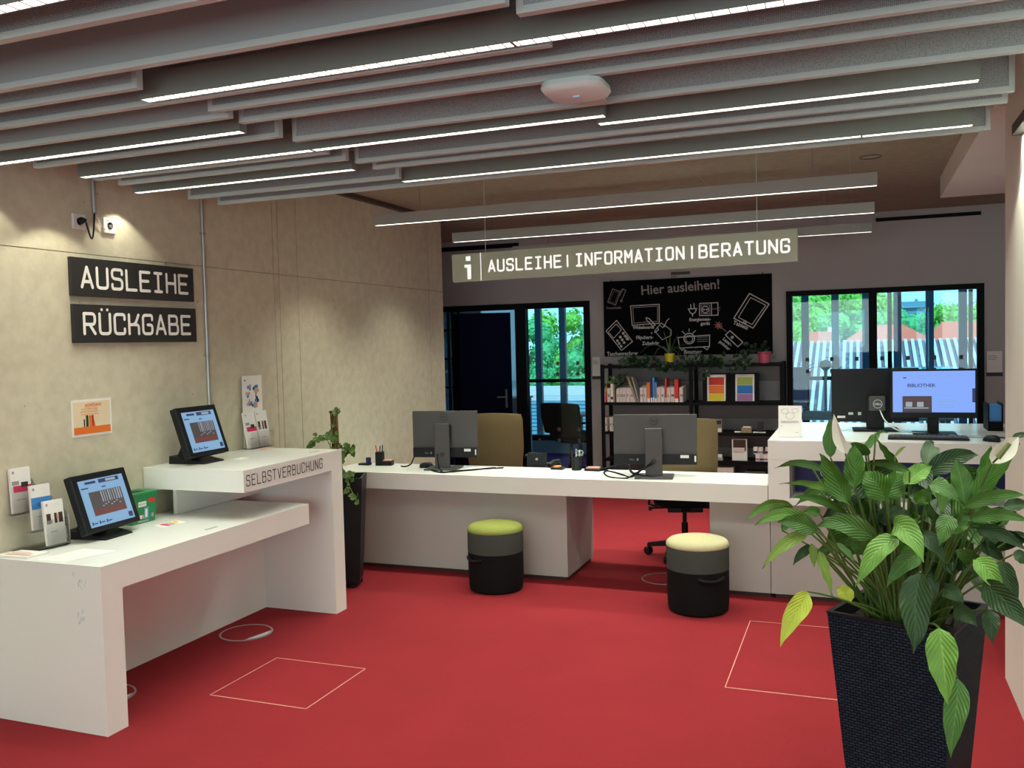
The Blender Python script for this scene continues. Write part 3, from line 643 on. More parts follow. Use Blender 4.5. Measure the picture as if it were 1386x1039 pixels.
def leaflet(mb, M, w, h, z0, top_h, pic, pic_h, lift):
    rect(mb, 0, w, z0, z0 + h, 'paper', M, lift)
t = thing('brochure_holder', 'clear tiered acrylic brochure holder at the left end of the lower desk', 'holder', (-3.60, 3.06, .74))
BM = frame((-3.68, 3.005, .7405), math.radians(84))
acr = MB(BM)
steps = ((.02, .000, .17), (.075, -.062, .085), (.105, -.118, .01))
for i, (x, y, z) in enumerate(steps):
    acr.quad((x - .006, y - .004, z), (x + .116, y - .004, z), (x + .116, y - .004, z + .13), (x - .006, y - .004, z + .13), 'acryl')
    acr.quad((x + .116, y - .004, z), (x + .116, y + .04, z), (x + .116, y + .04, z + .17), (x + .116, y - .004, z + .13), 'acryl')
    acr.box(x - .006, x + .116, y - .004, y + .04, z - .003, z - .0005, 'acryl')
acr.box(.02, .23, -.10, .06, 0, .003, 'acryl')
acr.build('acrylic_body', t)
def brochures(x, y, z, tilt, pic, label, M0, w=.100, h=.21):
    M = M0 @ Matrix.Translation((x, y, z)) @ Matrix.Rotation(-tilt, 4, 'X')
    tt = thing('brochure_stack', label, 'brochures', tuple((M0 @ Vector((x + w / 2, y, z)))), 0, 'brochures in the acrylic holders')
    MB(M).box(0, w, 0, .016, 0, h, 'paper').build('sheets', tt)
    mb = MB(M); z1 = h * .72; z2 = h * .46
    if pic == 'red':
        rect(mb, 0, w, z2, z1, 'plaster_light', None, .0008); rect(mb, .01, w, z2, z2 + .03, 'magenta', None, .0012); rect(mb, .05, .085, z2 + .022, z2 + .045, 'ink', None, .0016); rect(mb, .005, .04, z1 - .02, z1 - .002, 'greyink', None, .0016)
    if pic == 'blue': rect(mb, 0, w, z2, z1, 'skyblue', None, .0008); rect(mb, .03, .07, z2 + .01, z2 + .03, 'blue', None, .0012)
    if pic == 'people':
        rect(mb, 0, w, z2, z1, 'plaster_light', None, .0008)
        for a_, b_ in ((.008, .03), (.048, .062), (.070, .092)): rect(mb, a_, b_, z2 + .004, z1 - .003, 'darkbrown', None, .0012)
        rect(mb, .060, .072, z2 + .022, z1 - .010, 'pinkskin', None, .0014); rect(mb, .01, .035, z2 + .006, z2 + .02, 'greyink', None, .0016)
    rect(mb, .010, .020, h - .026, h - .014, 'greyink', None, .0012); rect(mb, .05, .078, h - .024, h - .018, 'plaster_light', None, .0012)
    for k in range(4): rect(mb, .022, .022 + random.uniform(.03, .055), .06 - k * .012, .063 - k * .012, 'greyink' if k == 0 else 'plaster_light', None, .0012)
    mb.build('print', tt)
brochures(.028, .010, .175, math.radians(4), 'red', 'white brochures with a pinkish red photo band in the highest pocket of the desk holder', BM)
brochures(.083, -.052, .090, math.radians(4), 'blue', 'white brochures with a sky blue band in the middle pocket of the desk holder', BM)
brochures(.112, -.108, .015, math.radians(6), 'people', 'white brochures with a dark-haired portrait photo in the lowest pocket of the desk holder', BM)
# wall holder above the upper desk
t = thing('leaflet_display', 'white leaflet with a blue and pink picture behind two brochure pockets', 'leaflet', (-3.70, 4.84, 1.017))
UM = frame((-3.700, 4.728, 1.0175), math.radians(88))
MB(UM).box(.022, .215, 0, .004, .0, .47, 'paper').build('sheet', t)
mb = MB(UM)
for k in range(38):
    a = k * 2.4; r = .045 * math.sqrt((k + 8) / 46); x = .118 + r * 1.45 * math.cos(a); z = .335 + r * 1.9 * math.sin(a)
    rect(mb, x - .011, x + .011, z - .010, z + .010, ('navy', 'skyblue', 'pinkskin', 'greyink', 'paper')[(k * 7 // 3) % 5] if x > .10 else ('pinkskin', 'plaster_light', 'skyblue')[k % 3], None, .0012 + k * .00003)
mb.lathe([(.021, 0), (.021, .001)], (0, 0, 0), 20, 'paper', Matrix.Translation((.122, -.003, .335)) @ Matrix.Rotation(PI / 2, 4, 'X'), sy=1.6)
for z in (.19, .175, .16): rect(mb, .05, .19, z, z + .004, 'greyink', None, .0012)
rect(mb, .040, .052, .435, .445, 'ink', None, .0012); mb.build('print', t)
mb = MB(UM); mb.quad((0, -.072, 0), (.235, -.072, 0), (.235, -.072, .11), (0, -.072, .11), 'acryl'); mb.box(.0, .235, -.072, 0, 0, .003, 'acryl'); mb.build('acrylic_pocket', t)
brochures(.004, -.050, .004, math.radians(9), 'red', 'white brochures with a red photo band in the left pocket on the upper desk', UM, .104, .235)
brochures(.120, -.050, .004, math.radians(9), 'people', 'white brochures with a portrait photo in the right pocket on the upper desk', UM, .110, .235)
# green collection box
t = thing('battery_box', 'small green plastic collection box with a slot, on the lower desk', 'box', (-3.66, 3.74, .74))
GM = frame((-3.585, 3.74, .7405), math.radians(90))
mb = MB(GM); w0, w1_, hh = .082, .096, .155
mb.hexa([(-w0, 0, 0), (w0, 0, 0), (w0, .115, 0), (-w0, .115, 0)], [(-w1_, -.008, hh), (w1_, -.008, hh), (w1_, .125, hh), (-w1_, .125, hh)], 'greenbox'); mb.build('body', t, bevel=.004)
mb = MB(GM); mb.box(-.104, .104, -.016, .131, hh, hh + .010, 'greenbox'); mb.build('lid', t, bevel=.003)
MB(GM).box(-.05, .04, .03, .085, hh + .0102, hh + .0112, 'ink').build('slot', t)
mb = MB(GM @ Matrix.Rotation(.05, 4, 'X')); mb.lathe([(.026, 0), (.026, .001)], (0, 0, 0), 20, 'red', Matrix.Translation((.052, -.002, .118)) @ Matrix.Rotation(PI / 2, 4, 'X'), sy=.55)
rect(mb, -.045, .012, .090, .118, 'paper', None, .003); text(mb, 'Batterien', -.041, .101, .013, 'greenbox', None, .0036); rect(mb, -.005, .030, .022, .085, 'teal', None, .0028); rect(mb, .004, .02, .03, .075, 'paper', None, .0034)
for x, c_ in ((-.05, 'pinkskin'), (-.034, 'paper'), (-.02, 'pinkskin'), (.036, 'skyblue'), (.05, 'pinkskin')): rect(mb, x, x + .014, .026, .046, c_, None, .0036)
text(mb, 'Altbatterien', -.05, .008, .016, 'paper', None, .0036); mb.build('print', t)
# papers on the desks
def sheet(name, pts, z, m, label, cat, th=.002, deco=None, group=None):
    t = thing(name, label, cat, (pts[0][0], pts[0][1], z), 0, group)
    mb = MB(); n = len(pts); mb.hexa([(x, y, z) for x, y in pts], [(x, y, z + th) for x, y in pts], m); mb.build('paper', t)
    if deco:
        mb = MB(); c = Vector((sum(p[0] for p in pts) / 4, sum(p[1] for p in pts) / 4)); u = (Vector(pts[1]) - Vector(pts[0])) ; v = (Vector(pts[3]) - Vector(pts[0]))
        for (a0, a1, b0, b1, mm) in deco:
            P = [Vector(pts[0]) + u * a + v * b for a, b in ((a0, b0), (a1, b0), (a1, b1), (a0, b1))]
            mb.quad(*[(p.x, p.y, z + th + .0004) for p in P], mm)
        mb.build('print', t)
sheet('flyer_stack', [(-3.66, 2.915), (-3.485, 2.925), (-3.475, 3.035), (-3.64, 3.03)], .7405, 'paper', 'low stack of pale pink printed flyers at the wall end of the lower desk', 'flyers', .010, [(.1, .9, .15, .35, 'pinkskin'), (.1, .8, .45, .52, 'greyink'), (.1, .6, .62, .68, 'pinkskin')])
sheet('paper_sheet', [(-3.43, 2.925), (-3.27, 2.935), (-3.20, 3.17), (-3.40, 3.16)], .7405, 'paper', 'single white sheet lying on the near end of the lower desk', 'paper', .0008, [(.1, .55, .2, .215, 'greyink'), (.1, .7, .26, .27, 'plaster_light')])
sheet('colour_flyer', [(-3.47, 3.68), (-3.375, 3.66), (-3.375, 3.82), (-3.47, 3.845)], .7405, 'paper', 'flat colourful flyer in front of the green box', 'flyer', .0012, [(.1, .9, .2, .40, 'magenta'), (.1, .9, .45, .55, 'skyblue'), (.1, .9, .6, .75, 'yellow'), (.1, .5, .8, .9, 'orange')])
sheet('colour_card', [(-3.59, 4.74), (-3.54, 4.75), (-3.545, 4.845), (-3.60, 4.835)], 1.017, 'cream', 'flat orange and cream card beside the wall brochures on the upper desk', 'flyer', .0012, [(.1, .9, .1, .4, 'orange'), (.2, .8, .55, .7, 'pinkskin')])
sheet('white_card', [(-3.42, 4.27), (-3.36, 4.27), (-3.36, 4.36), (-3.42, 4.36)], 1.017, 'paper', 'small white card right of the upper terminal', 'card', .0012)

# ================================================================== FLOOR FITTINGS
def hatch(x0, x1, y0, y1, label):
    t = thing('floor_hatch', label, 'hatch', ((x0 + x1) / 2, (y0 + y1) / 2, 0), 0, 'carpeted floor hatches'); b = .004
    MB().box(x0 + b, x1 - b, y0 + b, y1 - b, 0, .0015, 'carpet').build('carpet_lid', t)
    mb = MB(); mb.box(x0, x1, y0, y0 + b, 0, .0022, 'pinkskin'); mb.box(x0, x1, y1 - b, y1, 0, .0022, 'pinkskin'); mb.box(x0, x0 + b, y0, y1, 0, .0022, 'pinkskin'); mb.box(x1 - b, x1, y0, y1, 0, .0022, 'pinkskin'); mb.build('metal_edge', t)
hatch(-2.922, -2.376, 3.42, 3.955, 'square carpeted floor hatch with thin metal edge in front of the checkout counter')
hatch(-.602, -.06, 4.251, 5.317, 'long carpeted floor hatch with thin metal edge beside the wicker planter')
def floor_box(cx, cy, label):
    t = thing('floor_outlet', label, 'floor outlet', (cx, cy, 0), 0, 'round floor outlets')
    mb = MB(); n = 40; r1, r0 = .152, .143
    vs = [(cx + r * math.cos(2 * PI * i / n), cy + r * math.sin(2 * PI * i / n), z) for r, z in ((r1, 0), (r1, .004), (r0, .004), (r0, 0)) for i in range(n)]
    mb.add(vs, [(j * n + i, j * n + (i + 1) % n, (j + 1) * n + (i + 1) % n, (j + 1) * n + i) for j in range(3) for i in range(n)], 'metal'); mb.build('ring', t)
    mb = MB(); mb.lathe([(.142, 0), (.142, .0025)], (cx, cy, 0), n, 'carpet'); mb.build('carpet_disc', t)
    mb = MB(); a0, a1 = -1.0, 0.55; ps = [(cx + .141 * math.cos(a0 + (a1 - a0) * i / 10), cy + .141 * math.sin(a0 + (a1 - a0) * i / 10), .0045) for i in range(11)]; mb.poly(ps, 'baf_frame'); mb.build('cable_flap', t)
floor_box(-3.355, 4.26, 'round floor outlet under the far end of the checkout counter')
floor_box(-3.42, 3.25, 'round floor outlet mostly hidden behind the near end panel of the checkout counter')
floor_box(-1.27, 6.10, 'round floor outlet under the information counter behind the cream stool')

# ================================================================== INFORMATION COUNTER
YFc = 5.705
t = thing('information_counter', 'long low white information counter running from the concrete wall to the raised desk', 'counter', (-2.1, 5.9, 0))
MB().box(XW + .004, -.529, YFc, 6.185, .622, .74, 'white').build('countertop', t, bevel=.0015)
MB().box(-3.66, -1.885, 5.855, 6.50, .03, .621, 'base_grey').build('base_block', t)
MB().box(-.905, -.529, 5.830, 6.50, .03, .621, 'base_grey').build('base_block', t)
MB().box(-3.64, -1.90, 5.875, 6.48, 0, .029, 'darkbrown').build('plinth', t)
MB().box(-.89, -.53, 5.85, 6.48, 0, .029, 'darkbrown').build('plinth', t)
MB().box(-3.70, -.53, 6.19, 6.52, .64, .665, 'white').build('work_surface', t)
for x in (-3.5, -2.15, -.62): MB().box(x, x + .05, 6.503, 6.52, 0, .639, 'metal').build('leg', t)
t = thing('raised_desk', 'raised white desk with an open dark blue niche, behind the peace lily', 'desk', (.5, 6.2, 0))
RX0, RX1 = -.525, 2.2
MB().box(RX0, RX1, YFc - .003, 6.95, .90, 1.02, 'white').build('desktop', t, bevel=.0015)
MB().box(RX0, -.399, YFc - .003, 6.40, .622, .899, 'white').build('side_panel', t, bevel=.001)
MB().box(-.398, RX1, YFc - .003, 6.40, .622, .662, 'white').build('lower_shelf', t)
MB().box(-.398, RX1, 5.98, 6.0, .663, .899, 'navy').build('niche_panel', t)
MB().box(-.398, -.385, 5.75, 5.979, .663, .899, 'midgrey').build('niche_edge', t)
mb = MB(frame((-.20, 5.979, .79)))
import itertools
ring = [Vector((.028 * math.cos(a * PI / 12), .028 * math.sin(a * PI / 12))) for a in range(25)]
stroke(mb, ring, .004, 'baf_frame', None, .001); stroke(mb, [Vector((-.012, -.01)), Vector((-.006, .016))], .004, 'baf_frame', None, .001); stroke(mb, [Vector((.002, -.016)), Vector((.008, .010)), Vector((.014, .008)), Vector((.011, -.004))], .004, 'baf_frame', None, .001)
mb.build('emblem', t)
MB().box(-.525, RX1, 5.830, 6.50, .03, .621, 'base_grey').build('base_block', t)
MB().box(-.50, RX1, 5.85, 6.48, 0, .029, 'darkbrown').build('plinth', t)

# ---- stools
def stool(x, y, top, label, handle_a):
    t = thing('upholstered_stool', label, 'stool', (x, y, 0), 0, 'round upholstered stools'); r = .187
    mb = MB(); mb.lathe([(r * .86, 0), (r * .96, .012), (r * .985, .04), (r, .10), (r, .262)], (x, y, 0), 48, 'black_fab'); mb.build('base', t, smooth=True)
    mb = MB(); mb.lathe([(r, .263), (r + .0015, .27), (r + .001, .395), (r - .006, .402)], (x, y, 0), 48, 'grey_fab'); mb.build('band', t, smooth=True)
    mb = MB(); mb.lathe([(r - .006, .395), (r + .002, .402), (r + .003, .412), (r - .004, .426), (r * .9, .438), (r * .7, .446), (r * .35, .450), (.001, .451)], (x, y, 0), 48, top, cap=False); mb.build('cushion', t, smooth=True)
    mb = MB(); pts = []
    for k in range(9): a = handle_a + (k - 4) * .11; d = .012 * math.sin(PI * k / 8); pts.append((x + (r + .003 + d) * math.cos(a), y + (r + .003 + d) * math.sin(a), .232 - .012 * math.sin(PI * k / 8)))
    mb.tube(pts, .009, 8, 'blackplastic'); mb.build('handle', t, smooth=True)
stool(-2.30, 5.59 - .03, 'green_fab', 'round stool with a lime green cushion in front of the left counter block', -PI / 2 - .55)
stool(-.925, 5.46, 'cream_fab', 'round stool with a cream cushion at the counter opening', -PI / 2 + .62)

# ---- office chairs
def office_chair(name_lbl, x, y, yaw, fab, top=1.08, w=.46, seat_z=.50, group='office chairs'):
    t = thing('office_chair', name_lbl, 'chair', (x, y, 0), 0, group)
    M = frame((x, y, 0), yaw)   # local -y = back of the chair towards viewer? sitter faces local +y
    mb = MB(M)
    for k in range(5):
        a = 2 * PI * k / 5 + .4; c, s_ = math.cos(a), math.sin(a)
        P = [(-s_ * .02, c * .02), (s_ * .02, -c * .02)]
        mb.hexa([(P[1][0], P[1][1], .085), (.29 * c + s_ * .014, .29 * s_ - c * .014, .062), (.29 * c - s_ * .014, .29 * s_ + c * .014, .062), (P[0][0], P[0][1], .085)],
                [(P[1][0], P[1][1], .135), (.29 * c + s_ * .014, .29 * s_ - c * .014, .09), (.29 * c - s_ * .014, .29 * s_ + c * .014, .09), (P[0][0], P[0][1], .135)], 'blackplastic')
    mb.lathe([(.045, .075), (.045, .15), (.03, .16)], (0, 0, 0), 16, 'blackplastic'); mb.build('base', t)
    for k in range(5):
        a = 2 * PI * k / 5 + .4; cx_, cy_ = .285 * math.cos(a), .285 * math.sin(a); q = MB(M)
        Q = Matrix.Translation((cx_, cy_, .03)) @ Matrix.Rotation(a * 1.7 + .5, 4, 'Z') @ Matrix.Rotation(PI / 2, 4, 'X')
        for zz in (-.024, .006): q.lathe([(.022, zz), (.0295, zz + .003), (.0295, zz + .015), (.022, zz + .018)], (0, 0, 0), 18, 'blackplastic', Q)
        q.lathe([(.024, .035), (.02, .05), (.008, .06)], (cx_, cy_, 0), 10, 'blackplastic'); q.build('caster', t, smooth=True)
    MB(M).lathe([(.025, .14), (.025, .26), (.016, .262), (.016, seat_z - .07)], (0, 0, 0), 16, 'midgrey' if False else 'blackplastic').build('gas_lift', t, smooth=True)
    mb = MB(M); mb.box(-.13, .13, -.11, .13, seat_z - .075, seat_z - .03, 'blackplastic'); mb.tube([(-.12, .03, seat_z - .06), (-.25, .03, seat_z - .065)], .008, 8, 'blackplastic'); mb.box(-.27, -.245, .01, .05, seat_z - .082, seat_z - .05, 'blackplastic'); mb.tube([(.12, .03, seat_z - .06), (.26, .03, seat_z - .065)], .008, 8, 'blackplastic'); mb.build('mechanism', t, bevel=.004)
    mb = MB(M); puck(mb, (0, .02, seat_z - .03), .48, .46, .12, [(.82, 0), (.96, .02), (1, .05), (.97, .075), (.85, .09)], 'black_fab'); mb.build('seat', t, smooth=True)
    # back: gently curved slab
    mb = MB(M); n = 8; zz0 = seat_z + .05; rows = 9; vs = []; fs = []
    for side in (0, 1):
        for j in range(rows + 1):
            z = zz0 + (top - zz0) * j / rows; tj = j / rows
            wj = w / 2 * (.90 + .10 * min(1, tj * 2.2)) * (1 - .05 * max(0, (tj - .85) / .15) ** 2)
            y0 = -.20 - .05 * tj
            for i in range(n + 1):
                u = -1 + 2 * i / n; yy = y0 + .035 * u * u + (-.030 if side == 0 else .030) * (1 - .55 * abs(u) ** 6) * (1 - .4 * (tj > .98))
                vs.append((wj * u, yy, z - .012 * u * u * (tj > .95)))
    R = n + 1; S = (rows + 1) * R
    for j in range(rows):
        for i in range(n):
            a = j * R + i; fs.append((a, a + 1, a + R + 1, a + R)); fs.append((S + a, S + a + R, S + a + R + 1, S + a + 1))
        fs.append((j * R, (j + 1) * R, S + (j + 1) * R, S + j * R)); fs.append((j * R + n, S + j * R + n, S + (j + 1) * R + n, (j + 1) * R + n))
    for i in range(n):
        fs.append((i, S + i, S + i + 1, i + 1)); k = rows * R + i; fs.append((k, k + 1, S + k + 1, S + k))
    mb.add(vs, fs, fab); mb.build('backrest', t, smooth=True)
    mb = MB(M); mb.hexa([(-.035, -.14, seat_z - .06), (.035, -.14, seat_z - .06), (.035, -.10, seat_z - .06), (-.035, -.10, seat_z - .06)], [(-.035, -.262, seat_z + .12), (.035, -.262, seat_z + .12), (.035, -.235, seat_z + .12), (-.035, -.235, seat_z + .12)], 'blackplastic'); mb.build('back_bracket', t)
    for s_ in (-1, 1):
        q = MB(M); q.tube([(s_ * .20, .0, seat_z - .05), (s_ * .265, .0, seat_z - .03), (s_ * .27, .0, seat_z + .17)], .012, 8, 'blackplastic'); q.box(s_ * .27 - .035, s_ * .27 + .035, -.10, .13, seat_z + .17, seat_z + .195, 'blackplastic'); q.build('armrest', t, bevel=.005)
    return t
office_chair('tan high-backed office chair behind the left counter monitor, near the blue door', -2.93, 6.95 + .30, math.radians(8), 'beige_fab', top=1.07, w=.50)
office_chair('tan high-backed office chair behind the right counter monitor, its black base visible under the counter', -1.245, 6.80, math.radians(14), 'beige_fab', top=1.075, w=.47, seat_z=.43)
office_chair('black office chair in the glazed room behind the door', -3.30, 10.5, math.radians(-22), 'black_fab', top=.93, w=.60)

# ---- monitors
def dellogo(mb, x, z, r, m, y0):
    stroke(mb, [Vector((x + r * math.cos(a * PI / 12), z + r * math.sin(a * PI / 12))) for a in range(25)], r * .13, m, None, y0)
    text(mb, 'DELL', x - r * .74, z - r * .26, r * .72, m, None, y0 + .0006, offset=.0006)
def monitor(x, y, z, yaw, w, h, label, post_dy=-.07, base_z=.7405, mark='darkgrey'):
    t = thing('desktop_monitor', label, 'monitor', (x, y, base_z), 0, 'monitors seen from behind')
    M = frame((x, y, 0), yaw)
    mb = MB(M); mb.box(-w / 2, w / 2, 0, .018, z, z + h, 'darkgrey'); mb.build('housing', t, bevel=.003)
    mb = MB(M); mb.box(-w / 2 + .004, w / 2 - .004, -.018, -.0005, z, z + h * .21, 'blackplastic'); mb.build('port_cover', t, bevel=.002)
    mb = MB(M); mb.box(-.062, .050, post_dy - .0, post_dy + .022, base_z + .012, z + h * .74, 'darkgrey'); mb.box(-.05, .05, post_dy + .022, -.001, z + h * .42, z + h * .70, 'blackplastic'); mb.build('stand_post', t, bevel=.004)
    mb = MB(M); mb.box(-.13, .12, -.14, .07, base_z, base_z + .012, 'darkgrey'); mb.build('stand_foot', t, bevel=.004)
    mb = MB(M); mb.lathe([(.018, 0), (.018, .002)], (0, 0, 0), 20, 'ink', Matrix.Translation((-.004, post_dy, z + .03)) @ Matrix.Rotation(PI / 2, 4, 'X')); mb.build('cable_hole', t)
    mb = MB(M); dellogo(mb, -.005, z + h * .87, .026, 'ink', .001); mb.build('emblem', t)
    mb = MB(M); rect(mb, w * .30, w * .40, z + .045, z + .065, 'paper', None, .0188); rect(mb, w * .465, w * .485, z + .02, z + .06, 'paper', None, .0188)
    text(mb, 'DELL', -w * .31, z + .028, .016, 'greyink', None, .0188); rect(mb, -w * .22, -w * .20, z + .026, z + .042, 'greyink', None, .0188)
    mb.build('stickers', t)['kind'] = 'stuff'
    mb = MB(M); mb.box(-w / 2 + .008, w / 2 - .008, .0181, .0185, z + .012, z + h - .008, 'screen_white'); mb.build('screen', t)
    return t
monitor(-2.875, 6.02, .822, math.radians(9), .50, .345, 'grey monitor seen from behind on the left part of the counter')
monitor(-1.275, 5.925, .822, math.radians(8), .555, .335, 'grey monitor seen from behind above the counter opening')
# back-facing monitor on the raised desk
t = thing('desktop_monitor', 'black monitor seen from behind on the raised desk with a small computer on its back', 'monitor', (.08, 6.45, 1.02))
M = frame((.100, 6.42, 0), math.radians(3))
MB(M).box(-.27, .27, 0, .03, 1.075, 1.43, 'blackplastic').build('housing', t, bevel=.003)
mb = MB(M); mb.box(-.30 + .03, .2, .0295, .0305, 1.10, 1.42, 'ink'); mb.build('screen', t)
mb = MB(M); mb.box(-.055, .055, -.04, -.018, 1.035, 1.24, 'blackplastic'); mb.box(-.14, .14, -.13, .06, 1.0205, 1.035, 'blackplastic'); mb.build('stand', t, bevel=.003)
mb = MB(M); mb.box(-.04, .06, -.085, -.041, 1.155, 1.25, 'darkgrey'); mb.build('mini_computer', t, bevel=.004)
mb = MB(M @ Matrix.Translation((0, -.086, 0))); dellogo(mb, .012, 1.200, .027, 'baf_frame', .0005); mb.build('emblem', t)
mb = MB(M); rect(mb, -.235, -.185, 1.10, 1.115, 'paper', None, .0006); rect(mb, -.165, -.135, 1.122, 1.138, 'baf_frame', None, .0006); rect(mb, -.105, -.085, 1.120, 1.140, 'baf_frame', None, .0006); rect(mb, -.16, -.10, 1.062, 1.09, 'skyblue', None, .0006) if False else None; mb.build('stickers', t)['kind'] = 'stuff'
# screen facing us
t = thing('desktop_monitor', 'monitor facing the room with a bright blue web page on the raised desk', 'monitor', (.42, 6.2, 1.02))
s0 = at_y(1205, 500, 6.20); s1 = at_y(1322.5, 566, 6.20)
mcx = (s0.x + s1.x) / 2; M = frame((mcx, 6.20, 0), math.radians(0)); mw = (s1.x - s0.x) / 2; mz0 = s1.z; mz1 = s0.z
MB(M).box(-mw, mw, 0, .035, mz0, mz1, 'blackplastic').build('housing', t, bevel=.003)
mb = MB(M); rect(mb, -mw + .014, mw - .010, mz0 + .034, mz1 - .012, 'screen_white', None, .0008); mb.build('screen', t)
mb = MB(M); q = lambda u, v: (-mw + .014 + u * (2 * mw - .024), mz0 + .034 + v * (mz1 - mz0 - .046))
def qr(u0, u1, v0, v1, m_, l=.0012): a = q(u0, v0); b = q(u1, v1); rect(mb, a[0], b[0], a[1], b[1], m_, None, l)
a = q(.18, .62); text(mb, 'BIBLIOTHEK', a[0], a[1], .030, 'screen_ink', None, .0012, offset=.0006)
qr(.18, .46, .565, .572, 'screen_pale'); qr(.12, .48, 0, .40, 'screen_dark'); qr(.16, .24, .14, .26, 'screen_pale', .0016); qr(.30, .38, .14, .26, 'screen_pale', .0016); qr(.14, .44, .10, .125, 'screen_pale', .0017); qr(.14, .46, .30, .33, 'screen_red', .0016)
for v in (.30, .25, .17, .12): qr(.56, .80 - .05 * (v < .2), v, v + .018, 'screen_blue')
qr(.965, 1, .25, .58, 'screen_ink'); qr(0, 1, 0, .012, 'screen_ink'); qr(.06, .95, .885, .895, 'screen_blue'); qr(.13, .17, .83, .855, 'screen_ink')
for u in (.3, .38, .46, .54, .62, .70): qr(u, u + .05, .84, .85, 'screen_blue')
mb.build('screen_content', t)
mb = MB(M); mb.box(-.03, .035, .036, .06, 1.03, mz0 + .12, 'blackplastic'); mb.box(-.025, .03, .01, .035, 1.03, mz0, 'blackplastic'); mb.build('stand_post', t); MB(M).box(-.12, .13, -.10, .10, 1.0205, 1.03, 'blackplastic').build('stand_foot', t, bevel=.003)
# keyboard and mouse on the raised desk
t = thing('keyboard', 'black keyboard in front of the monitor with the blue page', 'keyboard', (.38, 5.90, 1.02))
M = frame((.385, 5.90, 1.0205), math.radians(-2))
MB(M).box(-.22, .22, -.075, .075, 0, .014, 'blackplastic').build('body', t, bevel=.003)
mb = MB(M)
for r_ in range(5):
    for k in range(16): mb.box(-.212 + k * .0265, -.212 + k * .0265 + .022, -.068 + r_ * .027, -.068 + r_ * .027 + .022, .0142, .0195, 'darkgrey')
o = mb.build('keys', t); o['kind'] = 'stuff'
def mouse(x, y, z, yaw, label):
    t = thing('computer_mouse', label, 'mouse', (x, y, z)); M = frame((x, y, z), yaw)
    mb = MB(M); vs = []; fs = []; n = 16
    for j, (s_, zz) in enumerate(((1, 0), (1.02, .010), (.86, .026), (.5, .036), (.05, .038))):
        for i in range(n): a = 2 * PI * i / n; vs.append((.033 * s_ * math.cos(a), .058 * s_ * math.sin(a) - .004 * j, zz))
    for j in range(4):
        for i in range(n): k = (i + 1) % n; fs.append((j * n + i, j * n + k, (j + 1) * n + k, (j + 1) * n + i))
    fs.append(tuple(range(n))[::-1]); fs.append(tuple(4 * n + i for i in range(n))); mb.add(vs, fs, 'blackplastic'); mb.build('shell', t, smooth=True)
    MB(M).box(-.003, .003, .02, .036, .028, .034, 'midgrey').build('wheel', t)
mouse(.715, 5.82, 1.0205, .6, 'black mouse at the right end of the raised desk')
mouse(-3.035, 6.03, .7405, -.7, 'black mouse beside the left counter monitor')
# small things on the raised desk
t = thing('paper_stand', 'upright white paper stand with a pencil drawing on the left corner of the raised desk', 'sign', (-.40, 5.93, 1.02))
M = frame((-.405, 5.88, 1.0205), math.radians(0), math.radians(6)); MB(M).box(-.07, .07, 0, .003, 0, .20, 'paper').build('sheet', t)
mb = MB(M)
for cx_, cz_, r_, n_ in ((-.03, .165, .020, 7), (.030, .168, .018, 7), (0, .135, .024, 9)):
    stroke(mb, [Vector((cx_ + r_ * (1 + .18 * (k % 2)) * math.cos(2 * PI * k / n_), cz_ + r_ * .8 * (1 + .15 * (k % 2)) * math.sin(2 * PI * k / n_))) for k in range(n_ + 1)], .0018, 'greyink', None, .001)
for z, a, b in ((.10, -.055, .05), (.092, -.055, .055), (.070, -.055, -.045), (.03, .03, .05)): rect(mb, a, b, z, z + .0025, 'greyink', None, .001)
mb.build('print', t); MB(frame((-.405, 5.88, 1.0205))).box(-.07, .07, .0, .06, 0, .003, 'acryl').build('foot', t)
def file_box(x, y, z, w_, h, m_, label, yaw=0):
    t = thing('file_holder', label, 'file holder', (x, y, z)); M = frame((x, y, z), yaw)
    mb = MB(M); mb.box(-w_ / 2, w_ / 2, 0, .24, 0, .004, m_); mb.box(-w_ / 2, -w_ / 2 + .004, 0, .24, .004, h, m_); mb.box(w_ / 2 - .004, w_ / 2, 0, .24, .004, h, m_); mb.box(-w_ / 2, w_ / 2, 0, .004, .004, h * .35, m_); mb.build('body', t)
    MB(M).box(-w_ / 2 + .008, w_ / 2 - .008, .01, .22, .005, h * .92, 'skyblue').build('papers', t)
file_box(.815, 6.43, 1.0205, .085, .175, 'black', 'black file holder with blue papers at the back right of the raised desk')
def cable(pts, r, m_, label):
    P = [Vector(p) for p in pts]; out = []
    for i in range(len(P) - 1):
        p0 = P[max(i - 1, 0)]; p1 = P[i]; p2 = P[i + 1]; p3 = P[min(i + 2, len(P) - 1)]
        for k in range(6):
            t_ = k / 6; out.append(.5 * ((2 * p1) + (-p0 + p2) * t_ + (2 * p0 - 5 * p1 + 4 * p2 - p3) * t_ * t_ + (-p0 + 3 * p1 - 3 * p2 + p3) * t_ ** 3))
    out.append(P[-1]); o = MB().tube(out, r, 7, m_).build('cable', smooth=True); tag(o, label, 'cable')
cable([(.13, 6.33, 1.16), (.16, 6.20, 1.10), (.24, 6.13, 1.045), (.40, 6.17, 1.026), (.50, 6.12, 1.025), (.66, 6.02, 1.025), (.90, 6.1, 1.025)], .004, 'baf_frame', 'pale cable sagging from the small computer across the raised desk')
cable([(.52, 6.12, 1.0245), (.62, 6.05, 1.0245), (.75, 6.02, 1.0245), (.86, 5.95, 1.0245), (1.0, 6.1, 1.0245)], .0035, 'black', 'black cable lying on the raised desk towards the pillar')
